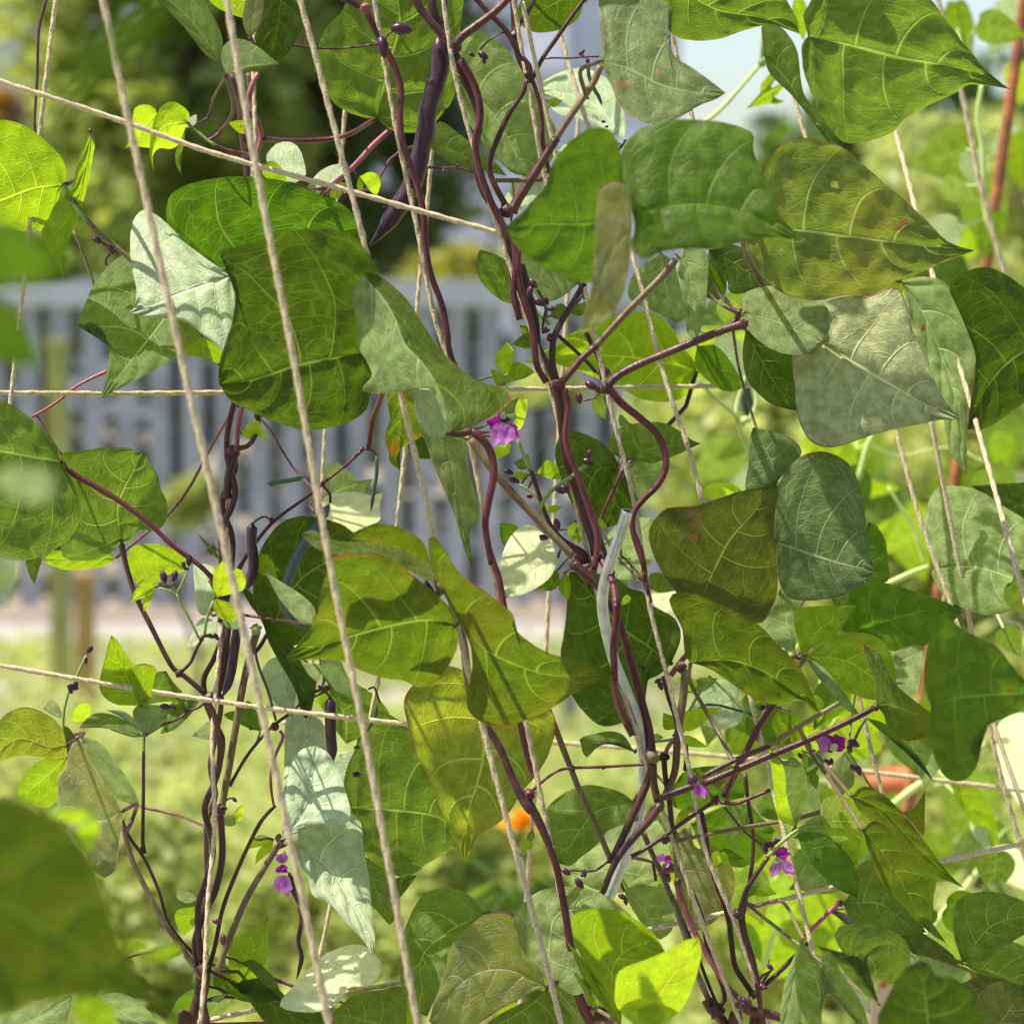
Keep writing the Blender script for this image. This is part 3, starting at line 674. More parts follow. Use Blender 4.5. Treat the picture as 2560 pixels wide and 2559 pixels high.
# ------------------------------------------------------------------ bean plants
def plant(key, px, label, d=1.5):
    a = P(px*1.3251, 1930*1.3251, d)
    PL[key] = empty('bean_plant', (a.x, a.y+.03, 0), label, 'bean plant', 'climbing bean plants on the string trellis')
plant('A', 375, 'left climbing bean plant with purple stems branching low and twisting up a string')
plant('B', 1100, 'climbing bean plant with one winding purple stem left of the middle and yellowing folded leaves')
plant('C', 1140, 'central climbing bean plant with a twisted pair of thick purple stems beside the steel tube')
plant('D', 1400, 'right climbing bean plant with long dark diagonal stems and large drooping leaves')
plant('E', 1700, 'pale green stemmed bean plant out of focus behind the right side', 2.1)
plant('G', 700, 'blurred bean plant nearest the camera, only its dark leaves showing at the left', .85)
stems('''
# ---- A left vine
a3 A 1.50 purple 36;1140,1990 1160,1900 1200,1760 1215,1610
a3 A 1.49 purple 26;1250,1930 1225,1800 1240,1700 1250,1610
a3 A 1.495 purple 23;1190,1580 1180,1420 1240,1250 1300,1120 1340,930 1335,740 1325,650;knob=.2
a2 A 1.50 brown 23;1335,2020 1345,1940 1385,1720 1430,1450 1475,1200 1530,980 1555,905;r2=25
a3 A 1.49 purple 22;1215,1560 1195,1350 1200,1200 1240,1080 1285,900 1270,780 1235,650 1255,560 1310,430 1330,300 1320,180 1290,60 1240,-40
a3 A 1.51 brown 19;1240,1560 1240,1300 1250,1100 1245,850 1250,700 1300,550 1270,380 1300,200 1330,50 1335,-60
a2 A 1.495 purple 22;1240,1330 1300,1480 1340,1560 1330,1680 1290,1800 1300,1900
a2 A 1.50 purple 23;1290,1330 1330,1180 1370,950 1380,800 1330,640 1340,480 1340,300 1400,160 1420,60 1390,-60 1370,-160
a2 A 1.51 violet 20;1310,1300 1370,1130 1370,1000 1350,860 1400,500 1400,330 1345,180 1360,60 1420,-60 1410,-160
a2 A 1.505 purple 18;1240,1310 1230,1200 1290,1080 1330,980 1340,880
a1 A 1.50 purple 27;1370,1560 1380,1420 1410,1330 1415,1270;knob=.25
a1 A 1.505 violet 20;1375,1330 1370,1200 1390,1080 1420,960 1440,850
a1 A 1.495 pinkstem 17;1430,1270 1435,1150 1460,1020 1500,900
a1 A 1.49 purple 17;1420,1260 1500,1240 1545,1170 1560,1090 1550,1050;knob=.3
a3 A 1.49 brown 16;1190,1600 1120,1500 1000,1330 880,1110 790,920 740,720;r2=18
a3 A 1.5 purple 17;1180,1590 1120,1510
a3 A 1.5 purple 12;1190,1530 1090,1420 1010,1310 960,1130 870,930 780,800 735,690
a3 A 1.5 purple 13;875,900 862,830 865,600 866,350 868,200;r2=10
a3 A 1.5 greenstem 10;868,330 866,190 868,60 868,0
a3 A 1.495 purple 15;1260,1600 1300,1450 1340,1250 1400,1080 1500,850 1580,700 1660,610;r2=14
a3 A 1.485 brown 21;1310,1610 1360,1480 1430,1300 1500,1150 1600,980 1690,830;r2=22
a2 A 1.51 purple 11;1385,1845 1500,1650 1645,1485 1760,1400 1880,1290 2000,1240;knob=.3
a2 A 1.505 pinkstem 11;1690,1510 1710,1550 1670,1640 1640,1740 1635,1850 1655,1980;r2=9
a2 A 1.51 brown 9;1665,1450 1620,1280 1560,1120 1535,1000
a1 A 1.49 violet 20;395,1375 470,1430 600,1500 750,1595 900,1710 1050,1850 1200,1960 1290,2050;r2=17 knob=.2
a2 A 1.5 purple 17;1270,600 1310,680 1330,760 1330,860
a2 A 1.495 purple 18;735,390 765,530 820,700 920,900 1000,1060 1050,1140 1110,1180 1240,1290;knob=.15
a2 A 1.49 purple 11;1090,1160 1150,1100 1190,1010 1220,960
a2 A 1.485 greenstem 8;1200,950 1140,830 1090,740 1065,680
a2 A 1.485 greenstem 7;1070,680 1110,600 1135,535
a2 A 1.485 greenstem 6;1065,690 1020,665 960,650
a2 A 1.48 greenstem 6;1070,680 1045,640 1040,615
a2 A 1.48 greenstem 10;1235,930 1250,830 1290,730
a2 A 1.495 greenstem 11;400,1640 380,1450 410,1290 460,1190 520,1060;r2=9
a2 A 1.49 purple 9;1240,1340 1180,1380 1110,1390
b1 A 1.50 violet 13;-10,1990 50,1890 200,1700 440,1525 510,1460 650,1350 740,1265;r2=9 knob=.4
b1 A 1.5 violet 6;735,1265 785,1265 820,1290 825,1305
b1 A 1.495 purple 9;490,1470 540,1530 545,1585
b1 A 1.49 violet 7;190,1695 150,1668 100,1690 75,1715
a0 A 1.48 greenstem 17;385,1120 440,1220 530,1340;
a0 A 1.48 brown 18;430,1200 550,1360 650,1450 760,1540 900,1680 1050,1850;r2=14
a1 A 1.52 purple 11;1200,560 1240,620 1290,700 1345,780 1400,900
a0 A 1.56 purple 11;285,-20 235,180 225,450 210,780 240,1000;r2=9
a0 A 1.56 brown 10;440,1390 490,1500 560,1700 580,1800
a1 A 1.53 pinkstem 12;660,785 560,830 450,890 340,980 260,1030 190,1070;r2=9
a0 A 1.47 greenstem 9;1150,755 1250,845 1300,875
a0 A 1.48 violet 10;1280,865 1370,905 1500,930 1560,950
a0 A 1.49 purple 10;1530,262 1700,265 1935,292 2150,285 2256,268;r2=7 knob=.4
b0 A 1.50 pinkstem 19;905,785 800,880 720,970 640,1050 560,1120 500,1190;r2=16
b0 A 1.52 purple 13;640,1160 600,1220 560,1300
a0 A 1.57 purple 30;1400,450 1450,600 1465,780 1490,950 1500,1080 1520,1200 1560,1500;r2=26
a0 A 1.56 brown 20;1500,440 1520,600 1490,760 1520,900 1530,1080
a0 A 1.555 pinkstem 16;1560,440 1520,520 1500,600 1550,720 1575,830 1540,960 1520,1080
a1 A 1.58 purple 22;1500,-300 1520,200 1480,700 1440,1010
# ---- B
b0 B 1.50 purple 27;590,-30 700,25 760,70 810,170 870,290;knob=.3 r2=22
b0 B 1.495 violet 23;870,280 930,400 970,540 965,700 980,860 1030,1000 1080,1150 1112,1320 1115,1450 1150,1650 1215,1830 1250,2000 1260,2100 1290,2200;r2=21
b1 B 1.50 violet 22;1290,740 1330,900 1360,1050 1385,1150
b1 B 1.43 purple 30;1240,1155 1320,1165 1400,1150;r2=28
b1 B 1.45 violet 27;1390,1150 1470,1210 1520,1300 1532,1420 1500,1580 1480,1720 1500,1860 1520,1960;r2=22
b2 B 1.49 violet 21;1500,400 1530,500 1560,580 1590,740 1620,900
b2 B 1.52 violet 24;1690,1430 1715,1560 1750,1700 1780,1790
b1 B 1.47 brown 24;1390,1200 1480,1330 1600,1480 1800,1690 2010,1910;r2=26
b2 B 1.40 purple 20;1120,620 1200,730 1310,880
b2 B 1.42 brown 27;1315,890 1350,980 1370,1150 1400,1350
b2 B 1.47 purple 24;1470,1460 1560,1600 1640,1790 1720,1950 1760,2000;r2=30
b3 B 1.49 purple 34;1690,530 1750,610 1810,720 1870,860;r2=24
b3 B 1.49 violet 24;1860,840 1910,980 1940,1130 1970,1300 1990,1450 2010,1600 2060,1780 2140,1950;r2=26
c3 B 1.50 violet 10;300,535 360,480 460,405 550,385 740,378 860,370 990,362 1050,350
c3 B 1.50 purple 24;590,1750 620,1850 680,1960
c3 B 1.53 brown 21;380,-50 450,130 510,290 550,390 600,520 700,730 785,930;r2=19
c3 B 1.51 pinkstem 9;430,1700 480,1620 545,1590
# ---- C
b0 C 1.50 purple 28;1040,-40 1100,70 1200,190 1290,280
b0 C 1.51 purple 30;1150,-40 1170,80 1220,180 1290,290
b0 C 1.515 purple 22;1225,-40 1235,80 1240,200
b0 C 1.485 purple 30;1290,300 1330,230 1420,160 1540,70 1660,-50;r2=24
b0 C 1.50 purple 26;1290,300 1340,450 1400,580 1445,730 1425,880 1430,1040 1480,1180 1550,1280 1610,1450 1640,1640 1680,1800 1760,1950;r2=24
b0 C 1.485 violet 24;1330,360 1400,480 1440,600 1450,720 1420,850 1440,1000 1500,1180 1570,1330 1650,1450 1665,1600 1650,1780 1690,1930;r2=22
c1 C 1.485 violet 24;240,1 228,100 235,250 270,380 310,500 330,650 345,760 400,860;r2=23
c1 C 1.50 purple 24;250,150 310,380 340,520 350,640 400,740 460,870
c1 C 1.49 purple 34;470,880 490,1000 500,1150 520,1300 550,1420 610,1600 660,1760 700,1900;r2=26 knob=.3
c1 C 1.48 violet 21;510,900 530,1020 515,1180 540,1300 590,1420 640,1560 690,1700 710,1820 690,1990;r2=20
c1 C 1.50 violet 22;640,1560 680,1680 720,1800 760,1920 800,2020
c2 C 1.49 purple 24;700,330 760,480 800,600 830,760 820,900 812,1100 810,1260 850,1400 920,1540;r2=22
c2 C 1.49 violet 24;700,400 745,500 790,590 815,680 822,760;d2=1.452
c2 C 1.452 violet 24;822,740 824,820 815,900 805,1010 810,1120 812,1200
c2 C 1.452 violet 24;812,1185 818,1270 850,1380 905,1500;d2=1.495
c2 C 1.50 violet 24;740,700 820,820 870,950 930,1180 980,1350 1020,1500 1040,1650;r2=28
c2 C 1.48 purple 34;560,500 640,570 700,620 760,700;r2=28
c3 C 1.49 purple 27;1040,300 1035,400 980,540 910,700 840,850 800,930;r2=25
c3 C 1.485 purple 24;1045,360 1050,480 1075,590;r2=26
c3 C 1.48 purple 27;1090,600 1030,690 940,790 850,900 790,1010 745,1130;r2=22
c0 C 1.48 brown 22;728,395 690,490 610,610 520,740 450,850;r2=24
c0 C 1.48 purple 25;460,835 390,950 290,1110 220,1220 190,1280;r2=34 knob=.2
c0 C 1.52 brown 15;95,1090 250,1088 400,1082
c0 C 1.50 purple 16;290,470 260,560 180,680 110,830 65,950 60,1040 90,1120 160,1250;r2=22
c0 C 1.50 purple 17;-60,-40 70,95 160,190 240,330 300,410 290,500;r2=20
c0 C 1.515 purple 24;200,-40 208,100 215,230 240,360 280,430
c0 C 1.51 purple 15;340,-30 280,90 200,200
c0 C 1.49 purple 14;0,150 80,60 170,-30
c0 C 1.505 purple 15;650,-30 560,90 450,250 380,350 320,470
c0 C 1.50 violet 14;310,470 355,600 375,740 380,860 400,960 420,1050
c0 C 1.5 violet 6;385,356 450,350 540,352 620,345 720,342
c0 C 1.5 violet 6;0,300 60,240 130,200 190,195
c1 C 1.48 purple 24;475,880 560,780 620,710 700,640;r2=22 knob=.3
c1 C 1.48 brown 22;690,650 780,550 900,420 1000,320 1090,230 1180,120;r2=25
c1 C 1.49 purple 22;470,880 440,760 438,650 450,580 500,480 560,380 630,260;knob=.2 r2=20
c1 C 1.50 purple 12;470,575 560,655 640,730 700,800
c1 C 1.50 purple 16;640,560 690,660 740,760
c1 C 1.51 purple 18;580,200 620,300 640,360
c1 C 1.52 greenstem 15;290,360 340,430 400,490 420,510
c1 C 1.47 purple 26;760,890 830,820 950,755 1150,672 1350,590 1480,540 1600,505;r2=27 knob=.25
c1 C 1.475 violet 26;770,880 850,980 960,1070 1060,1160 1115,1270 1120,1380 1070,1480 990,1560 930,1640 920,1740 960,1850 990,1960;r2=20
c2 C 1.49 violet 20;925,320 960,430 990,520 1000,620 1030,740;r2=17
c1 C 1.55 purple 12;715,1730 760,1610 820,1480 870,1370;r2=15
c1 C 1.49 greenstem 13;225,1205 270,1310 310,1390
c1 C 1.49 purple 15;300,1370 345,1500 390,1640 440,1750
c1 C 1.49 violet 22;430,1740 480,1800 550,1850 620,1890 650,1950;r2=26
c1 C 1.485 greenstem 13;640,1355 560,1420 460,1490 400,1550 360,1620 355,1670
c1 C 1.5 greenstem 8;240,1475 310,1520 350,1560
# ---- D
c2 D 1.50 brown 27;1240,1140 1228,1300 1205,1450 1190,1600 1175,1760 1120,1900;r2=26
c2 D 1.505 purple 20;1110,1180 1140,1300 1180,1420 1195,1500
c2 D 1.50 pinkstem 18;1250,1050 1200,1110 1150,1180
c2 D 1.5 pinkstem 14;1170,1560 1130,1620 1110,1690
c2 D 1.51 brown 22;1750,1350 1660,1530 1570,1720 1500,1860 1480,1920
c3 D 1.45 purple 25;1090,565 1250,505 1350,480;r2=24
c3 D 1.45 purple 25;1350,480 1500,415 1700,330 1931,235 2080,170 2260,85 2380,20;r2=20
c3 D 1.44 purple 16;1340,440 1450,380 1600,310 1750,250;r2=18
c3 D 1.44 brown 16;1740,250 1850,180 2000,90 2170,-10
c3 D 1.49 purple 14;915,920 1000,870 1090,810 1200,730 1330,640 1440,570;knob=.3
c3 D 1.49 brown 13;1180,825 1300,800 1500,760 1700,725 1840,705 1950,680 2080,640;r2=16
c3 D 1.49 violet 13;1450,590 1540,600 1620,570 1760,515
c3 D 1.49 purple 7;1475,620 1540,700 1620,790 1730,860
c3 D 1.49 purple 22;1470,560 1500,480 1540,400 1600,300 1680,140 1780,-10;r2=22
c3 D 1.50 purple 18;1110,330 1120,450 1145,600 1160,750 1190,930 1240,1060 1300,1180 1350,1330 1380,1500 1440,1640 1475,1740 1470,1800 1430,1830;r2=17
c3 D 1.51 brown 17;985,770 1030,880 1100,1030 1160,1180 1240,1400 1310,1620 1380,1780;r2=22
c3 D 1.515 purple 12;1160,1150 1220,1300 1300,1480 1360,1640 1400,1740 1430,1810
c3 D 1.495 pinkstem 20;1190,1075 1220,1190 1290,1360 1380,1530 1450,1640 1520,1730 1580,1790;knob=.25 r2=18
c3 D 1.51 purple 17;1240,250 1245,330 1240,400
c3 D 1.50 purple 17;1335,650 1365,800 1380,920 1420,1060 1470,1190 1505,1320 1520,1450 1540,1580 1600,1680 1660,1770;r2=20
c3 D 1.50 purple 14;1600,420 1615,560 1640,720 1650,860 1635,1020 1610,1150 1590,1275;r2=13
c3 D 1.46 greenstem 12;2070,725 1980,730 1900,770 1800,850 1730,930;r2=13
c3 D 1.46 purple 15;1740,920 1670,1020 1610,1120 1570,1250;r2=20
c3 D 1.49 purple 22;1575,1270 1600,1400 1650,1560 1675,1700 1700,1850 1720,2000;r2=19 knob=.2
c3 D 1.50 purple 38;1370,1780 1400,1840 1460,1900 1510,1990;r2=28
c3 D 1.49 purple 36;1560,1790 1640,1850 1750,1870 1840,1900 1950,1950;r2=24
c3 D 1.495 purple 17;1690,1720 1780,1640 1900,1520 1980,1440;r2=14
c3 D 1.49 pinkstem 14;1960,1400 2060,1300 2170,1190;r2=15
c3 D 1.495 purple 8;1620,1760 1680,1710 1730,1640 1760,1600
d1 D 1.53 purple 20;210,450 190,490 150,520;
d1 D 1.52 purple 14;235,440 300,400 400,350 510,310;r2=9
d3 D 1.49 greenstem 9;590,280 650,300 700,290
d3 D 1.49 limestem 11;620,400 680,360 740,330
d3 D 1.49 greenstem 9;870,290 900,330 920,370
c2 D 1.5 greenstem 10;1265,1390 1310,1310 1370,1210
c2 D 1.5 greenstem 8;1380,1180 1500,1290 1600,1400 1700,1500
# ---- E pale green background plant
d0 E 1.85 limestem 16;-20,760 100,660 200,550 330,400;r2=15
d0 E 1.85 greenstem 15;345,385 355,280 370,150 390,0
d2 E 1.85 limestem 20;1100,630 1250,560 1360,520;r2=17
d2 E 1.8 limestem 17;1390,510 1600,520 1931,625 2200,760
d2 E 2.0 limestem 26;1100,1990 1250,1870 1430,1750 1700,1590;r2=22
d3 E 2.0 limestem 30;1300,1420 1390,1330 1560,1130 1660,1000 1780,860;r2=24
c1 E 1.85 greenstem 13;1310,840 1430,960 1540,1060 1580,1180 1640,1320
c1 E 1.85 limestem 14;1540,1080 1560,960 1600,830 1640,700
c1 E 1.85 limestem 14;1620,1100 1670,980 1650,880 1600,800
c1 E 1.9 limestem 15;1430,340 1430,430 1420,520
c1 E 1.9 limestem 16;1500,340 1490,520 1480,720
d0 E 2.0 limestem 15;1680,500 1650,700 1680,900 1700,1300 1800,1560 1820,1700
d3 E 2.1 limestem 20;350,1600 420,1400 550,1180 660,1010
d1 E 2.0 limestem 18;930,1440 980,1260 1020,1160
d2 E 1.9 limestem 12;1110,40 1180,150 1260,280 1300,400 1330,520
''')
# stems carry on down to the ground
for key, tile, pts in (('A', 'a3', [(1140, 1980), (1100, 2400)]), ('B', 'c3', [(690, 1960), (760, 2400)]), ('C', 'c3', [(745, 1130), (760, 1400), (790, 1700), (800, 2000), (820, 2400)]),
                       ('D', 'c3', [(1510, 1990), (1560, 2400)]), ('D', 'c3', [(1720, 2000), (1640, 2400)]), ('E', 'c3', [(1950, 2300), (1960, 2600)])):
    d = 2.1 if key == 'E' else 1.5+(.06 if key == 'C' else 0)
    q = [P(*nat(tile, p), d) for p in pts]; e = q[-1]; q += [Vector((e.x, e.y, e.z*.6)), Vector((e.x+.01, e.y, .3)), Vector((e.x, e.y, -.02))]
    V, F = tube_geo(cr(np.array(q), 60), np.full(61, .0029), 10); mesh_obj('stem', V, F, M['purple' if key != 'E' else 'limestem'], PL[key])
e = P(-250, 2700, .85); q = [P(*nat('a3', (-300, 1100)), .85), P(-250, 2300, .85), e, Vector((e.x, e.y, .5)), Vector((e.x, e.y, -.02))]
V, F = tube_geo(cr(np.array(q), 60), np.full(61, .0028), 10); mesh_obj('stem', V, F, M['greenstem'], PL['G']); STEMPTS['G'] = [np.array(q)]
for k, t, p, r, d, m in (('A', 'a3', (1225, 1610), 50, 1.49, 'purple'), ('A', 'a3', (1335, 640), 34, 1.49, 'purple'), ('A', 'a2', (1270, 1320), 40, 1.5, 'purple'), ('A', 'a1', (1410, 1275), 40, 1.5, 'violet'),
        ('A', 'a2', (1080, 1165), 24, 1.49, 'purple'), ('A', 'a2', (1660, 1485), 26, 1.505, 'violet'), ('A', 'a3', (858, 880), 20, 1.5, 'purple'), ('A', 'a1', (1558, 1060), 24, 1.49, 'purple'),
        ('A', 'b1', (500, 1470), 17, 1.5, 'violet'), ('A', 'b1', (190, 1690), 16, 1.5, 'violet'), ('A', 'b1', (735, 1262), 15, 1.5, 'violet'), ('A', 'a2', (1215, 955), 18, 1.49, 'purple'),
        ('A', 'b3', (235, 810), 24, 1.48, 'brown'), ('A', 'a2', (1545, 900), 32, 1.49, 'greenstem'),
        ('B', 'c3', (300, 545), 34, 1.49, 'violet'), ('B', 'c3', (745, 380), 13, 1.5, 'purple'), ('B', 'c3', (560, 385), 16, 1.52, 'purple'), ('B', 'b0', (760, 50), 32, 1.495, 'pinkstem'),
        ('C', 'b0', (1295, 285), 40, 1.495, 'purple'), ('C', 'c0', (160, 1275), 42, 1.49, 'purple'), ('C', 'c0', (285, 450), 26, 1.5, 'purple'), ('C', 'c0', (205, 220), 32, 1.505, 'purple'), ('C', 'c1', (475, 880), 46, 1.485, 'violet'),
        ('C', 'c1', (760, 895), 36, 1.47, 'purple'), ('C', 'c1', (425, 590), 24, 1.49, 'violet'), ('C', 'c1', (745, 800), 38, 1.5, 'bud'), ('C', 'c1', (1590, 510), 30, 1.475, 'purple'), ('C', 'c2', (610, 470), 38, 1.49, 'violet'),
        ('C', 'c2', (660, 560), 44, 1.485, 'brown'), ('C', 'c2', (450, 300), 24, 1.49, 'violet'), ('C', 'c3', (1040, 320), 42, 1.485, 'brown'), ('C', 'c3', (1085, 615), 30, 1.485, 'purple'), ('C', 'c3', (790, 935), 26, 1.49, 'purple'),
        ('D', 'c2', (1215, 1130), 34, 1.49, 'purple'), ('D', 'c3', (1420, 575), 26, 1.485, 'violet'), ('D', 'c3', (1120, 815), 26, 1.485, 'purple'), ('D', 'c3', (1560, 1265), 30, 1.485, 'purple'), ('D', 'c3', (1430, 1850), 46, 1.495, 'purple'),
        ('D', 'c3', (1600, 1810), 44, 1.485, 'purple'), ('D', 'c3', (1110, 320), 30, 1.5, 'purple'), ('D', 'c3', (1195, 1070), 24, 1.49, 'purple'), ('D', 'd1', (215, 440), 26, 1.52, 'purple'), ('D', 'd2', (1035, 1370), 22, 1.44, 'purple'),
        ('D', 'd2', (570, 1060), 24, 1.5, 'purple'), ('D', 'd3', (825, 1200), 18, 1.49, 'bud'), ('D', 'c3', (1700, 1700), 22, 1.49, 'violet'), ('E', 'd0', (350, 380), 24, 1.84, 'greenstem'), ('E', 'c1', (1600, 1090), 26, 1.85, 'limestem')):
    knot(k, t, p, r, d, m)
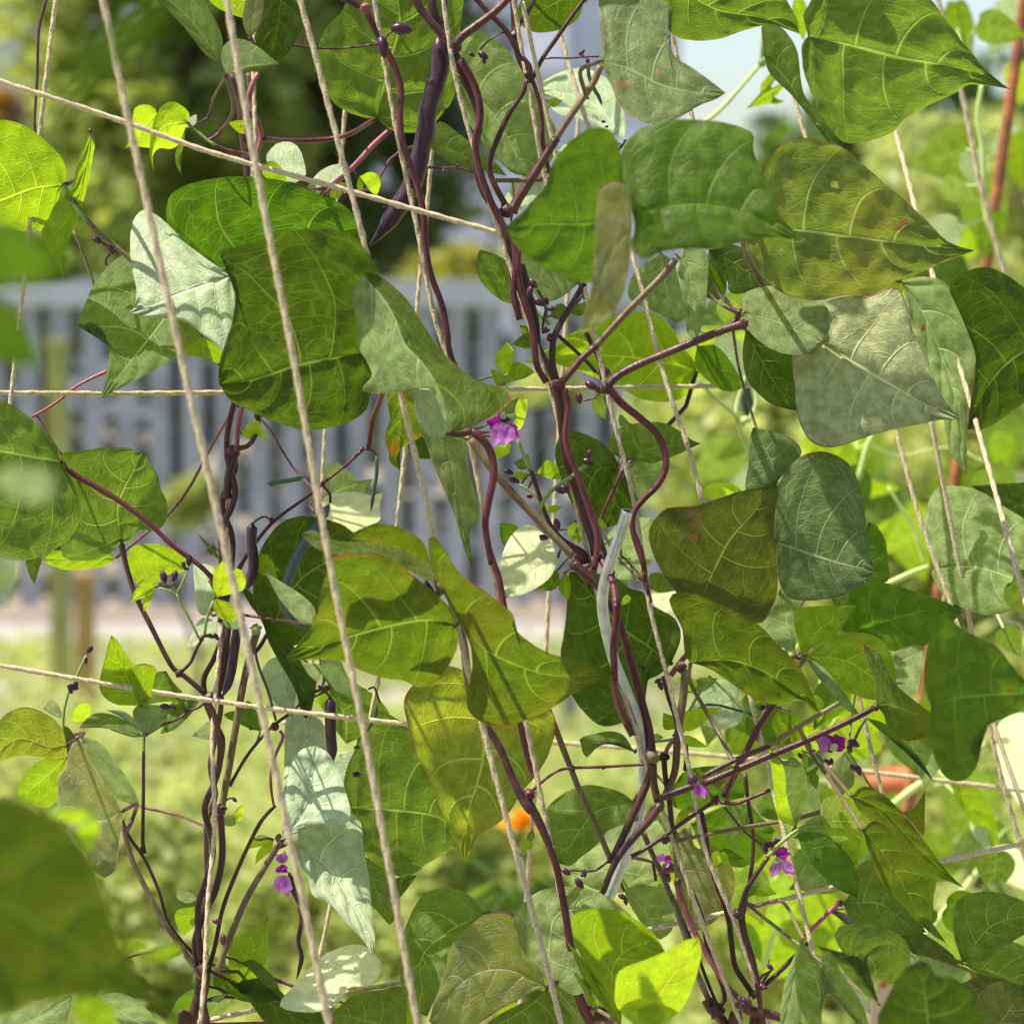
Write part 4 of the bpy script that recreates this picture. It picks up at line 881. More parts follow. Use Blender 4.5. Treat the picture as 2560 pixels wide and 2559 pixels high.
leaves('''
# ---- tile a0
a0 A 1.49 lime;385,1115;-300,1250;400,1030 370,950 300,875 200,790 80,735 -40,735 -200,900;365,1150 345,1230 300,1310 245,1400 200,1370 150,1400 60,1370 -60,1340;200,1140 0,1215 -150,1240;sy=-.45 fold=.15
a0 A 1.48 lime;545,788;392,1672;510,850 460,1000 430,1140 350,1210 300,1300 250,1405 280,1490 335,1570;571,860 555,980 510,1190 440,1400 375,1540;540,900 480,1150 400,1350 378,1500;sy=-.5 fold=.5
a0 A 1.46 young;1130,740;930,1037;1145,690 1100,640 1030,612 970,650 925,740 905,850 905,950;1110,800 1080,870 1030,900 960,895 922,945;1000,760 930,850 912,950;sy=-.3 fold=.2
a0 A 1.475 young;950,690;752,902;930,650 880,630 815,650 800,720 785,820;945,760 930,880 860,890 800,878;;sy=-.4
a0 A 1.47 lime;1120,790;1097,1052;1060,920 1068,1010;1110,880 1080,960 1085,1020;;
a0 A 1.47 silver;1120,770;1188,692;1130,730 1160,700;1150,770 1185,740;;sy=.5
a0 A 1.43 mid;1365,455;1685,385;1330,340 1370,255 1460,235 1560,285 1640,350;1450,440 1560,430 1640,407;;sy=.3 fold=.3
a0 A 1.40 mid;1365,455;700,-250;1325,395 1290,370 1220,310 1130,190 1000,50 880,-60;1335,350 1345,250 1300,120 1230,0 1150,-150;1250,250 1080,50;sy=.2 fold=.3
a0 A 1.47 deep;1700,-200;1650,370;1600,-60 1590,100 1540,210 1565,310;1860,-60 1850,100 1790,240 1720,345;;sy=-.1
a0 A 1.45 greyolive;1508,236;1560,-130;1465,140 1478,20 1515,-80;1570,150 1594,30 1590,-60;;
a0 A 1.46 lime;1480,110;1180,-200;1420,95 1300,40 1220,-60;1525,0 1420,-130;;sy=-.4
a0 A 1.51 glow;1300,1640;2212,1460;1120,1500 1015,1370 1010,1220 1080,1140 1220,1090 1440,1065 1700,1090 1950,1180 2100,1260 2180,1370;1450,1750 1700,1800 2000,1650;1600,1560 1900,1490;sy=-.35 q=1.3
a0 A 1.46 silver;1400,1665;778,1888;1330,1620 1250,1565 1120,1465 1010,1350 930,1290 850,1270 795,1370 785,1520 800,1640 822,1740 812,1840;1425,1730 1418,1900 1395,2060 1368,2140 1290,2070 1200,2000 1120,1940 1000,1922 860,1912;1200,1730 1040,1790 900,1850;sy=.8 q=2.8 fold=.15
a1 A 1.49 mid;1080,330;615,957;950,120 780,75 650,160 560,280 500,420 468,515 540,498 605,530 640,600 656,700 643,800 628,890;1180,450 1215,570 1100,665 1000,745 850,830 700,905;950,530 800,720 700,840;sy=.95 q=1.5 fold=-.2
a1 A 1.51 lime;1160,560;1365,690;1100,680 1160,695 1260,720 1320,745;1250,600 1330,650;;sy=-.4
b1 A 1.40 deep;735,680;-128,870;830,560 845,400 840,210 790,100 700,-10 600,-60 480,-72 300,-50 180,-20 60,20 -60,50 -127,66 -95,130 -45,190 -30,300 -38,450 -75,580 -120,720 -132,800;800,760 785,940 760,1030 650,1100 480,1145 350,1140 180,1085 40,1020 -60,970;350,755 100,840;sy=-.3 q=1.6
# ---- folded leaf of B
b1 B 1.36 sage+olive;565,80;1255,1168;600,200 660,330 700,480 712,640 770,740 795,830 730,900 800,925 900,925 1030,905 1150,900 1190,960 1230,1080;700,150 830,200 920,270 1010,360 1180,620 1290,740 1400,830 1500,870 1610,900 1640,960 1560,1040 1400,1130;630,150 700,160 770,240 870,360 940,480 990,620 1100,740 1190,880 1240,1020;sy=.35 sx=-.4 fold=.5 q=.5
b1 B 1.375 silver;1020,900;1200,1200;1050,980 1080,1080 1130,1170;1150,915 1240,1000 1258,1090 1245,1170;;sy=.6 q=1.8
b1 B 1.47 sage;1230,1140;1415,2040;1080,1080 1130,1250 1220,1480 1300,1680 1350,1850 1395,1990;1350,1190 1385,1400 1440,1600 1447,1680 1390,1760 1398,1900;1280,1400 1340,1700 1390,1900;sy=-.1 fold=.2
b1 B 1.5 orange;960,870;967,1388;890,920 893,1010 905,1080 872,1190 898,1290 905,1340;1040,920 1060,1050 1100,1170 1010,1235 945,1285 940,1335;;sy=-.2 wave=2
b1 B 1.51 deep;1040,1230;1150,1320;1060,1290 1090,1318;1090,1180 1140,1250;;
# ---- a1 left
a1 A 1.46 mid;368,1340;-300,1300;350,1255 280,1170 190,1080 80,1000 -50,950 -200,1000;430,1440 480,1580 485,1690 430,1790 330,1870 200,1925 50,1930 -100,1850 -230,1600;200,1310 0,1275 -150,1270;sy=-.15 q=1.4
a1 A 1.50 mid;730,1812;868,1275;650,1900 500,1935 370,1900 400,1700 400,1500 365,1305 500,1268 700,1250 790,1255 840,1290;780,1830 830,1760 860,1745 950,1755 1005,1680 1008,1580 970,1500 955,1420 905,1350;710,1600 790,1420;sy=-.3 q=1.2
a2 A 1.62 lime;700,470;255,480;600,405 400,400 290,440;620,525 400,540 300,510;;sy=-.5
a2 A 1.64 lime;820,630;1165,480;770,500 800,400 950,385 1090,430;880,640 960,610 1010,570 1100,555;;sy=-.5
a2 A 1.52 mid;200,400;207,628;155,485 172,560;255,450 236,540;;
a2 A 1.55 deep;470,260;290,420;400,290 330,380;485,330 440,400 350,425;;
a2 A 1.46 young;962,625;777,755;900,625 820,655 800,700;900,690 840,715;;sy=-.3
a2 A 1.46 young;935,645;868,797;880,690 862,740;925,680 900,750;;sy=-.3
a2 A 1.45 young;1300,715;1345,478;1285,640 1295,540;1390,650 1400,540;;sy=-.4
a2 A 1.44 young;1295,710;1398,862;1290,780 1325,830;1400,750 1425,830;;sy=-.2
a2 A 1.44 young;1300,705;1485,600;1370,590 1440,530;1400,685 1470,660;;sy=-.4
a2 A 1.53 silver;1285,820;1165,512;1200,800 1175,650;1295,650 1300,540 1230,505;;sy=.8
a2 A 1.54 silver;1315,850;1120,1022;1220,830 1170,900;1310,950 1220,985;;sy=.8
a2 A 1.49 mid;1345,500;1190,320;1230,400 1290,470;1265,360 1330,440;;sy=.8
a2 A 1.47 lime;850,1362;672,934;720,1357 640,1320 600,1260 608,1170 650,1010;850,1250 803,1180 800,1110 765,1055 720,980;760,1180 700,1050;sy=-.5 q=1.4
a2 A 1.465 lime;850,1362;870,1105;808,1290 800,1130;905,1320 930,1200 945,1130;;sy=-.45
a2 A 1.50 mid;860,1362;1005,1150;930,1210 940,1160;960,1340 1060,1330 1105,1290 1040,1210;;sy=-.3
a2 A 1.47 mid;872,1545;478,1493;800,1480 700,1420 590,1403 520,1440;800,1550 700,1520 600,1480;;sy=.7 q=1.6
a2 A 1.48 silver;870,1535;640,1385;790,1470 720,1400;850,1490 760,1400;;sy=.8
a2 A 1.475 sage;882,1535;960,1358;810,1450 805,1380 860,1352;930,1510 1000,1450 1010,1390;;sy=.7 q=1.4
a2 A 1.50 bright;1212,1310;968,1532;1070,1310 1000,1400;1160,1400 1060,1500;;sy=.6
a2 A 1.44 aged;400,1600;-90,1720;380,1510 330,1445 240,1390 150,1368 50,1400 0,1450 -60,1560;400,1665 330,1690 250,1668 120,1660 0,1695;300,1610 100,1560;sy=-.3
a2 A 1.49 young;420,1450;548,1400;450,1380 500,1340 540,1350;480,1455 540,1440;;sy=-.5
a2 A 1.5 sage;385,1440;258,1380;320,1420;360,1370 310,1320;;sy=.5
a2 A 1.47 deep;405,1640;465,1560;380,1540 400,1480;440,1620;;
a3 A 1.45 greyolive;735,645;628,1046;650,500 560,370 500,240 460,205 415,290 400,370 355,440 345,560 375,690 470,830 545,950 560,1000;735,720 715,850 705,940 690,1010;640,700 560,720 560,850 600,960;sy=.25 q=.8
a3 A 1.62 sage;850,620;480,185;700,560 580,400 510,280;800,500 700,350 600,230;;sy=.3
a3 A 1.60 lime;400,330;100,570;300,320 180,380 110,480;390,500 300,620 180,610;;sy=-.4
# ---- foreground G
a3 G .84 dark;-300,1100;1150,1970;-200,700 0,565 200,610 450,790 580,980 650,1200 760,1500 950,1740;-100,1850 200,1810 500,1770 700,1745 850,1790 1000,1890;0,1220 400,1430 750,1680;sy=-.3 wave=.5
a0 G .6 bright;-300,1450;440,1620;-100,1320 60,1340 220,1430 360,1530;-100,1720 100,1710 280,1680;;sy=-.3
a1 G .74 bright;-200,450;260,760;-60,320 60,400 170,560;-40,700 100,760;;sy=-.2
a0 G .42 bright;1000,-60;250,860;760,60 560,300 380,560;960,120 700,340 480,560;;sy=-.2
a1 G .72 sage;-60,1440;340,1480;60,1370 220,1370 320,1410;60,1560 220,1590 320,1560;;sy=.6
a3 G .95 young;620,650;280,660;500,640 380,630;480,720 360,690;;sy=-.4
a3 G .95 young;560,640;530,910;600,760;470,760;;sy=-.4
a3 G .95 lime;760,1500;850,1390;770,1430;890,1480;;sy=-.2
a3 G 1.0 lime;840,1530;1110,1470;950,1470 1050,1440;950,1545 1050,1520;;sy=-.2
a3 G 1.0 lime;430,1800;700,1960;540,1760 680,1820;470,1900 560,1960;;sy=-.3
a2 G .74 sage;-60,480;40,740;-80,600;110,480 100,600;;sy=.4
a3 A 1.46 sage;-100,2050;435,1755;0,1890 240,1800 340,1760;200,2050 380,1950 420,1850;;sy=.5
a3 A 1.46 sage;560,1760;1000,2000;620,1900 760,2000;720,1740 860,1810 950,1920;;sy=.5
b3 A 1.50 deep;-40,1690;530,2000;60,1800 200,1950;150,1650 300,1780 470,1840;;sy=.2
b3 A 1.49 mid;0,1560;240,1720;60,1600 150,1690;80,1540 200,1640;;sy=.6
a3 A 1.5 lime;1420,1770;1620,1280;1380,1560 1390,1430 1500,1370;1560,1640 1610,1540 1620,1400;;sy=-.4 q=1.4
a3 A 1.51 bright;1360,1760;1290,1640;1420,1740 1560,1660 1460,1560;1290,1700;;sy=-.2
a3 A 1.52 lime;1180,1215;1110,1395;1180,1300 1150,1370;1060,1250 1070,1340;;sy=-.4
a3 A 1.52 sage;1190,1180;1070,1120;1130,1200 1070,1170;1160,1140 1100,1125;;sy=.6
a3 A 1.5 bright;1370,1740;1700,1780;1460,1790 1600,1800;1480,1690 1620,1720;;sy=.8
a3 A 1.5 sage;1370,1745;1270,1775;1320,1800;1330,1750;;sy=.8
a3 A 1.52 young;1650,820;1540,965;1640,880 1580,930;1590,850 1550,900;;sy=-.4
a3 A 1.52 young;1650,815;1480,880;1580,785 1530,810;1600,850 1530,865;;sy=-.4
a1 A 1.49 young;1455,1165;1625,1205;1500,1110 1560,1090 1580,1140;1500,1200 1560,1190;;sy=-.5
b2 A 1.45 sage;10,880;-110,800;-60,740 -100,760;-20,900 -90,880;;sy=.5
# ---- b2 region
b2 A 1.50 deep;190,890;800,430;90,760 80,620 110,450 180,330 260,250 370,215 460,225 600,260 700,330;300,1000 450,920 620,720;330,640 520,500;sy=-.5 q=1.3
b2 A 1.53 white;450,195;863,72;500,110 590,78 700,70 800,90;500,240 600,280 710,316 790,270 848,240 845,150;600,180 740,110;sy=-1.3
b1 A 1.60 sage;515,1560;800,1440;505,1420 530,1350 590,1340 650,1390 710,1450;600,1580 740,1560;;
b2 A 1.42 sage;440,870;155,555;370,860 280,770 210,670;455,780 370,690 270,625;;sy=.6
b2 A 1.51 deep;0,640;400,1440;60,750 130,850 170,970 250,1120 330,1260 370,1400;60,670 140,770 200,890 280,960 400,1080 460,1180 455,1280 430,1390;80,740 190,930 330,1150;sy=.1 fold=.4
b2 A 1.46 sage;480,1110;470,1220;400,1100 360,1080 420,1180;495,1150;;sy=.7
b2 A 1.46 mid;490,1085;778,1268;500,1180 560,1262 650,1287 720,1270;600,1080 640,1170 700,1225;;sy=.8 q=1.5
b2 B 1.37 olive;1305,872;275,1082;1270,770 1180,680 1060,590 950,500 820,455 700,445 570,460 525,560 480,700 455,820 395,930;1315,980 1280,1080 1230,1160 1150,1235 1070,1250 1000,1212 850,1190 720,1145 620,1090 500,1082 390,1085;1150,840 950,865 640,950 430,1020;sy=-.55 q=1.2
b2 B 1.35 olive;1285,590;365,325;1150,610 1000,540 800,470 600,460 440,400;1150,500 1000,430 850,385 740,372 560,362 440,300;;sy=.8 q=.5
b2 B 1.375 olive;1150,500;640,350;1000,480 800,420;1110,380 1000,300 860,262 740,288;;sy=-.4
b2 B 1.35 olive;1210,640;2268,1165;1150,500 1140,350 1180,345 1240,430 1310,540 1400,620 1550,720 1650,810 1640,870 1730,960 1870,1045 2050,1090 2170,1135;1270,760 1330,880 1390,1000 1400,1150 1370,1300 1385,1400 1500,1477 1650,1472 1850,1395 2000,1300 2150,1210;1350,850 1450,1000 1650,1110 1900,1180;sy=-.45 q=.7
b3 B 1.54 aged;1450,-150;1362,968;1250,-230 1050,-120 990,-20 1010,120 1070,300 1150,480 1230,680 1300,840;1750,-50 1890,50 1895,200 1820,380 1700,530 1600,680 1450,790 1390,880;1470,300 1380,650 1360,850;sy=-.35
b3 B 1.60 mid;670,628;1305,860;625,470 700,250 800,60 900,60 1050,180 1200,500;680,750 750,900 880,1000 1000,1040 1150,950;950,640 1220,690;sy=-.2
b2 B 1.64 mid;640,1590;560,1240;560,1480 480,1330;900,1480 850,1330 700,1240;;sy=-.3
b3 A 1.62 mid;720,900;900,1330;760,1150 830,1250;900,1000 960,1150 950,1280;;sy=-.1
b3 A 1.63 deep;800,1230;1070,1030;870,1090 1000,1030;880,1240 980,1150;;
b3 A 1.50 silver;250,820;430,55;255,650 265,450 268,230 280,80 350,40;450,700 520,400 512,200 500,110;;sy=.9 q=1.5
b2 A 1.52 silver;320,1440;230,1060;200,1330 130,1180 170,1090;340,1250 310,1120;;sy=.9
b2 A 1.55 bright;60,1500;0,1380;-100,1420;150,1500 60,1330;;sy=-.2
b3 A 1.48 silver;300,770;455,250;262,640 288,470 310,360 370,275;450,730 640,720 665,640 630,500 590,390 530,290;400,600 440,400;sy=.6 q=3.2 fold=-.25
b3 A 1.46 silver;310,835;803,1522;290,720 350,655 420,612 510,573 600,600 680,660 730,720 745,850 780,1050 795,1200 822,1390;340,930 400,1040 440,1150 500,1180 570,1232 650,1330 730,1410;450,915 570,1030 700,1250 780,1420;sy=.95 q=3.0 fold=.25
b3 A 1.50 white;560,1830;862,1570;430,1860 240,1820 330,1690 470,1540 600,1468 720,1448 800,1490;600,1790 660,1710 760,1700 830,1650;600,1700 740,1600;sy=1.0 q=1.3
b3 A 1.52 mid;1000,2000;570,1850;820,2050 600,2050;1000,1720 850,1720 680,1760;;sy=-.3
b3 A 1.55 lime;1030,1950;985,1720;960,1850;1040,1880;;sy=-.5
b3 B 1.50 mid;1490,1258;1130,1882;1380,1150 1290,1105 1150,1120 1060,1210 1000,1340 965,1500 970,1680 1030,1830;1400,1320 1300,1430 1240,1600 1180,1760;1250,1380 1090,1550;sy=.75 q=1.2 fold=-.3
b3 B 1.47 autumn;1842,1700;1140,1910;1810,1600 1700,1480 1640,1270 1500,1260 1380,1340 1270,1460 1240,1600 1180,1780;1700,1772 1560,1847 1400,1950 1250,2010;1600,1600 1380,1650;sy=.1
c3 B 1.49 sage;440,1690;910,1272;335,1600 225,1490 190,1320 270,1190 390,1115 600,1100 780,1165;600,1750 850,1550;420,1450 500,1250;sy=.5 q=1.2;pale leaf with purple edge
b3 B 1.50 mid;1850,1720;1400,2000;1700,1800 1550,1880;2000,1900 1800,2050;;sy=-.2
b3 B 1.52 sage;1880,1690;2160,2000;1850,1850 1950,2050;2050,1650 2150,1800;;
# ---- foreground pair c3
c3 B 1.38 lime;850,1950;1115,1490;700,1700 600,1500 550,1300 620,1245 760,1230 900,1270 1050,1385;870,1780 950,1620 1050,1540;800,1600 950,1450;sy=-.5 q=.9
c3 B 1.37 lime;885,1995;520,1412;560,1600 700,1850;620,1530 760,1730;;sy=-.3
c3 B 1.35 young;960,1960;1322,1402;830,1830 815,1700 850,1600 1000,1540 1130,1485 1240,1420;1100,1930 1220,1830 1290,1680 1335,1520;;sy=-.5 q=.6
c3 B 1.36 young;1000,1960;1060,1800;950,1850;1120,1900;;sy=-.5
# ---- c3 middle
c3 C 1.55 mid;928,590;480,960;870,540 760,500 630,487 500,540 410,620 395,720 420,850;930,660 870,720 780,760 700,850 600,930 540,975;700,650 580,800;sy=.7 q=1.4
c3 C 1.58 sage;1062,1065;535,1000;1150,900 1110,760 1060,700 950,760 800,800 640,900;900,1130 750,1130 620,1080;;sy=.9 q=1.2
c3 C 1.56 sage;870,1125;1090,1418;1000,1085 1110,1090 1180,1230 1155,1370;900,1200 960,1300 1030,1390;;sy=.9 q=1.3
c3 C 1.57 greyolive;1185,780;1245,1388;1165,900 1180,1100 1190,1250;1270,735 1300,860 1440,880 1530,1010 1530,1150 1440,1290 1340,1355;;sy=.3
c3 C 1.57 bright;1150,520;1595,560;1240,400 1400,372 1550,378 1600,480;1170,620 1300,642 1460,600;;sy=-.4
c3 C 1.72 bright;1270,720;1780,760;1400,640 1600,600 1720,700;1380,930 1600,985 1720,900;;sy=-.3
c3 C 1.54 mid;935,290;600,215;870,190 800,162 700,175 620,195;880,250 800,225 720,240 640,322;;sy=.7
c3 C 1.56 mid;1030,230;1110,200;1060,175;1060,225;;sy=.7
c2 C 1.54 deep;1155,1105;540,555;1210,960 1190,850 1090,780 1030,750 990,680 900,650 820,590 690,560;1100,1160 990,1230 1000,1330 930,1430 770,1485 690,1460 580,1340 500,1180 487,1040 510,900 522,780 530,650;1000,990 860,890 680,700;sy=-.05;rusty dark leaf with torn edge
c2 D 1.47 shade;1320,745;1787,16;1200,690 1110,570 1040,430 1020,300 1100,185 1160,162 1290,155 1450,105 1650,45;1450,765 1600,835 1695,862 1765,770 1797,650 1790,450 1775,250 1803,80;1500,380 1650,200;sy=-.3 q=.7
c2 D 1.44 olive;1270,1102;2047,1408;1235,1050 1220,900 1170,800 1140,720 1180,678 1300,690 1500,770 1680,870 1800,990 1930,1130 2000,1270;1400,1145 1550,1250 1700,1340 1820,1352 1950,1330;1500,1090 1700,1150 1900,1280;sy=-.25 q=1.1
c2 D 1.51 young;1200,1500;1460,1368;1230,1400 1330,1375;1280,1512 1380,1440;;sy=-.2
c2 D 1.51 lime;1190,1500;1105,1400;1110,1500;1170,1430;;
c2 D 1.51 young;1165,1545;1375,1610;1260,1540 1330,1575;1240,1600 1320,1612;;
c1 C 1.65 sage;860,1960;700,2300;720,2020;900,2200;;sy=.4
c2 C 1.66 sage;1045,230;820,600;900,230 770,330 740,480;1060,400 1000,560 900,610;;sy=.8 q=1.5
c2 C 1.6 mid;1020,640;1190,665;1020,570 1090,560 1160,620;1080,680;;
c2 C 1.63 white;1040,660;1195,790;1100,630 1200,670;1030,720 1100,790;;sy=1.0
# ---- D upper right
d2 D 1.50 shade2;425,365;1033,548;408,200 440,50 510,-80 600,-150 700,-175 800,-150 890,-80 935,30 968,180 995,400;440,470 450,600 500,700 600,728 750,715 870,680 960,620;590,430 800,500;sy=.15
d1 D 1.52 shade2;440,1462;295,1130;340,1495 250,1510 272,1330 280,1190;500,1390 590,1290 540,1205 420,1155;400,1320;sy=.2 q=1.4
d1 D 1.63 young;120,1580;243,1530;-10,1540 20,1480 90,1462 180,1475;200,1560;;sy=-.4
d1 D 1.50 under;700,608;1552,1087;735,430 745,370 880,340 1000,330 1150,283 1215,360 1250,480 1255,530 1310,650 1362,760 1400,870 1450,960;610,690 535,690 540,850 560,1030 590,1130 640,1212 740,1253 880,1225 1050,1165 1250,1120 1450,1085;860,715 1150,885 1350,1000;sy=.30 q=2.0;large greyish leaf showing its ribbed underside
d1 D 1.49 sage;238,440;715,618;230,340 300,295 420,275 500,300 600,355 710,375 757,440 755,540;255,520 300,580 400,655 500,688 600,692 660,660;450,500 600,570;sy=.65 q=2.0
d1 D 1.525 deep;250,540;560,1030;232,700 260,840 330,930 400,985 470,1012;400,600 540,700 545,850 557,950;340,720 450,900;sy=0.05
d1 D 1.58 sage;1190,250;1587,1412;1250,500 1360,800 1430,1000 1475,1250 1530,1350;1300,222 1420,238 1500,310 1560,450 1620,580 1642,720 1612,900 1592,1100;1350,500 1500,900 1560,1200;sy=.3
d1 D 1.56 deep;2150,650;1590,1142;2100,400 1931,285 1800,195 1680,163 1540,215 1482,290 1550,450 1620,600 1642,760 1612,950;2100,900 1931,985 1800,1080 1680,1142;1900,690 1700,900;sy=-.15 q=.8
d0 D 1.42 mid;628,220;1857,542;600,100 640,20 700,-100 900,-200 1200,-150 1370,0 1480,150 1600,300 1720,440 1800,505;590,270 595,400 640,550 700,680 780,800 860,862 1000,850 1150,790 1200,720 1350,640 1500,570 1600,512 1720,520;920,280 1200,350 1500,400 1700,460;sy=-.3 q=1.8
c1 D 1.60 bright;1310,640;1575,900;1300,760 1400,870 1490,915;1430,640 1530,760 1570,840;;sy=-.3
d0 D 1.46 oliveund;300,1360;1635,1512;330,1200 345,1020 400,940 500,858 600,828 720,860 840,890 960,990 1100,1120 1250,1240 1380,1370 1480,1462;255,1450 310,1600 400,1720 520,1790 680,1812 850,1780 1000,1782 1150,1700 1300,1650 1450,1580;540,1385 900,1430 1300,1480;sy=-.22 q=1.3 hole=790,1115,26 res=1.7
c0 C 1.39 brownd;725,370;1482,562;738,250 725,150 730,-50 900,-120 1060,-30 1160,60 1090,150 1115,230 1180,345 1270,405 1380,480;755,430 800,540 860,660 960,730 1050,748 1200,710 1320,640 1420,602;900,420 1100,520 1300,560;sy=.55 q=1.0
c0 D 1.47 mid;1100,-150;1928,207;1090,50 1130,160 1200,232 1400,243 1600,185 1750,148 1850,178;1500,-180 1800,-50 1905,100;1400,50 1700,110;sy=-.3 q=1.6
d0 D 1.60 mid;360,330;765,872;400,450 520,565 620,690 700,800;350,150 450,150 560,300 600,560 700,690;;sy=0
d0 D 1.78 lime;520,480;255,658;330,560 390,450 480,400;400,635 500,605;;sy=-.4
d0 D 1.75 lime;600,250;560,-80;530,100;640,100;;sy=-.4
c0 C 1.29 bright;900,1300;152,1372;870,1100 850,920 800,800 700,768 600,810 500,900 430,1000 390,1120 280,1250;860,1550 800,1650 655,1710 500,1660 350,1590 230,1500;650,1350 400,1350;sy=-.25 q=.8
c0 C 1.28 bright;925,1300;1935,1448;850,1050 860,900 950,790 1080,735 1250,722 1450,735 1645,800 1650,900 1690,1010 1750,1120 1800,1280 1880,1375;930,1400 910,1480 960,1548 1010,1560 1090,1520 1250,1500 1400,1505 1550,1470 1750,1432;1100,1250 1350,1235 1600,1290;sy=.3 q=1.5
c0 C 1.22 greyolive;918,1390;600,1995;915,1250 880,1120 790,1105 720,1170 700,1300 690,1500 680,1700 640,1850;905,1550 870,1750 800,1900 700,1960;820,1480 720,1700;sy=.0 q=.6
c0 C 1.55 sage;230,1480;592,1712;260,1650 330,1780 410,1820 500,1790;400,1550 550,1650;;sy=.0
c1 C 1.55 mid;218,398;0,58;120,360 20,270 -25,170 -15,90;215,260 160,130 70,78;;sy=-.15 q=1.4
c1 D 1.55 deep;1390,60;1778,277;1400,160 1490,240 1500,310 1560,327 1680,295;1500,20 1650,90 1730,200;;sy=.2 q=1.2
c1 D 1.56 bright;1400,90;1440,362;1345,200 1350,330 1400,360;1480,180 1485,310;;sy=-.2
c1 D 1.50 sage;1235,40;1305,605;1195,200 1235,400 1252,560;1368,80 1370,300 1345,500;;sy=.3 q=.6
c1 D 1.51 silver;1175,85;1260,450;1190,200 1230,350;1225,150 1262,330;;sy=.9
c1 C 1.60 sage;1090,70;1190,500;930,200 900,350 1050,430;1200,160 1245,300 1250,460;;sy=-.1
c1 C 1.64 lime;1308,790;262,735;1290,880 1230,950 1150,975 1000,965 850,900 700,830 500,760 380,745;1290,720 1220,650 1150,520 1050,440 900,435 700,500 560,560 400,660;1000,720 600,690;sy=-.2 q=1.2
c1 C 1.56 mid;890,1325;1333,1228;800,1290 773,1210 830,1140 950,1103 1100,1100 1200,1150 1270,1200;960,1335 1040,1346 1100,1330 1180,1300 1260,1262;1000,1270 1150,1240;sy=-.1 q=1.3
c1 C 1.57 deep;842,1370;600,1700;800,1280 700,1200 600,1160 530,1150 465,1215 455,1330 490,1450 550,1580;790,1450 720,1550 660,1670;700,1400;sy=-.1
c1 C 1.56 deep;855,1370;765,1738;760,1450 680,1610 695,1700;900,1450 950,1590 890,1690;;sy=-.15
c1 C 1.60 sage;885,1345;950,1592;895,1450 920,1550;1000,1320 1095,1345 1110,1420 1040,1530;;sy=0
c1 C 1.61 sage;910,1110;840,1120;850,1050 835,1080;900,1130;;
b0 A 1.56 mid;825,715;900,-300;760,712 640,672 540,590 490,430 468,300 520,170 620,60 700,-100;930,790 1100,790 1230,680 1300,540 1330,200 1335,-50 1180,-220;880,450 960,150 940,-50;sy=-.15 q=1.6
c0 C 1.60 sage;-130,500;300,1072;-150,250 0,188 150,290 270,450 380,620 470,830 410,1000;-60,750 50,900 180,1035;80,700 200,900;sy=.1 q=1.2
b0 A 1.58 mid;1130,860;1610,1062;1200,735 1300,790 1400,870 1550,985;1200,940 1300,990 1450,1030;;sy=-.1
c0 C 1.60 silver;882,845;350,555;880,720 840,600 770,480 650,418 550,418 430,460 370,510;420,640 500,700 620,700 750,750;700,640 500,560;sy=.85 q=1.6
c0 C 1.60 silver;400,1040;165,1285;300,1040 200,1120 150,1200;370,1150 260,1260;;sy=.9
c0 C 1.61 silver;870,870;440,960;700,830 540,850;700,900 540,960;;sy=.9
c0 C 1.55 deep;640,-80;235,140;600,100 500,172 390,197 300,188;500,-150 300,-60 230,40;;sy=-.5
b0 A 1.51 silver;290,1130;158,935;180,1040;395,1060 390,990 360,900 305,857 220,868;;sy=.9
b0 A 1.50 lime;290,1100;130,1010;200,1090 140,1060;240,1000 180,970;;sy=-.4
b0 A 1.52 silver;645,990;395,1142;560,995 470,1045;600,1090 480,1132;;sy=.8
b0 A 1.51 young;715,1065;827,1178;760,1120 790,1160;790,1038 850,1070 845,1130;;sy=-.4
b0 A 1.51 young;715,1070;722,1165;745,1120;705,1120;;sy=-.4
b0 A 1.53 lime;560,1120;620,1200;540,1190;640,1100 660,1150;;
b1 B 1.48 young;1608,820;1610,614;1555,770 1538,700;1645,750 1652,665;;sy=-.5
b1 B 1.48 lime;1598,865;1778,796;1650,740 1720,752;1660,850 1730,830;;sy=-.2
b1 B 1.48 lime;1598,870;1510,773;1545,870;1590,810;;sy=-.2
b1 B 1.5 young;1670,1150;1735,955;1655,1060 1680,965;1700,1130 1730,1040;;sy=-.5
b1 B 1.5 mid;1600,1060;1680,950;1590,1000;1660,1040;;
b1 B 1.5 young;1640,1210;1545,1320;1540,1250;1620,1290;;sy=-.5
c2 C 1.50 white;472,465;155,712;440,390 380,320 310,268 220,300 155,390 122,500 120,600;440,560 380,625 280,680 200,706;320,540 220,640;sy=1.0 q=1.6
c2 C 1.54 bright;245,340;120,258;170,420 125,350;230,280 180,262;;sy=-.2
c2 C 1.53 bright;470,540;340,655;400,570;480,620 430,668;;sy=-.3
c2 C 1.53 lime;510,560;540,722;475,630 500,700;545,600;;sy=-.3
c1 C 1.5 mid;310,1375;205,1340;240,1385;290,1290 240,1320;;
c1 C 1.5 lime;340,1408;492,1440;400,1330 450,1345 475,1390;420,1440;;sy=-.4
c1 C 1.5 lime;300,1410;195,1410;250,1450;240,1395;;
c2 C 1.5 young;570,250;535,360;530,290;600,300;;
c2 C 1.5 lime;690,230;775,300;700,270;740,240;;
c2 C 1.5 lime;600,270;570,390;565,320;640,300 620,360;;sy=-.3
c1 C 1.51 mid;420,460;530,410;460,390 500,385;480,480;;sy=-.2
c1 C 1.51 mid;540,440;640,370;560,400;600,460 640,420;;sy=-.2
# ---- D lower right
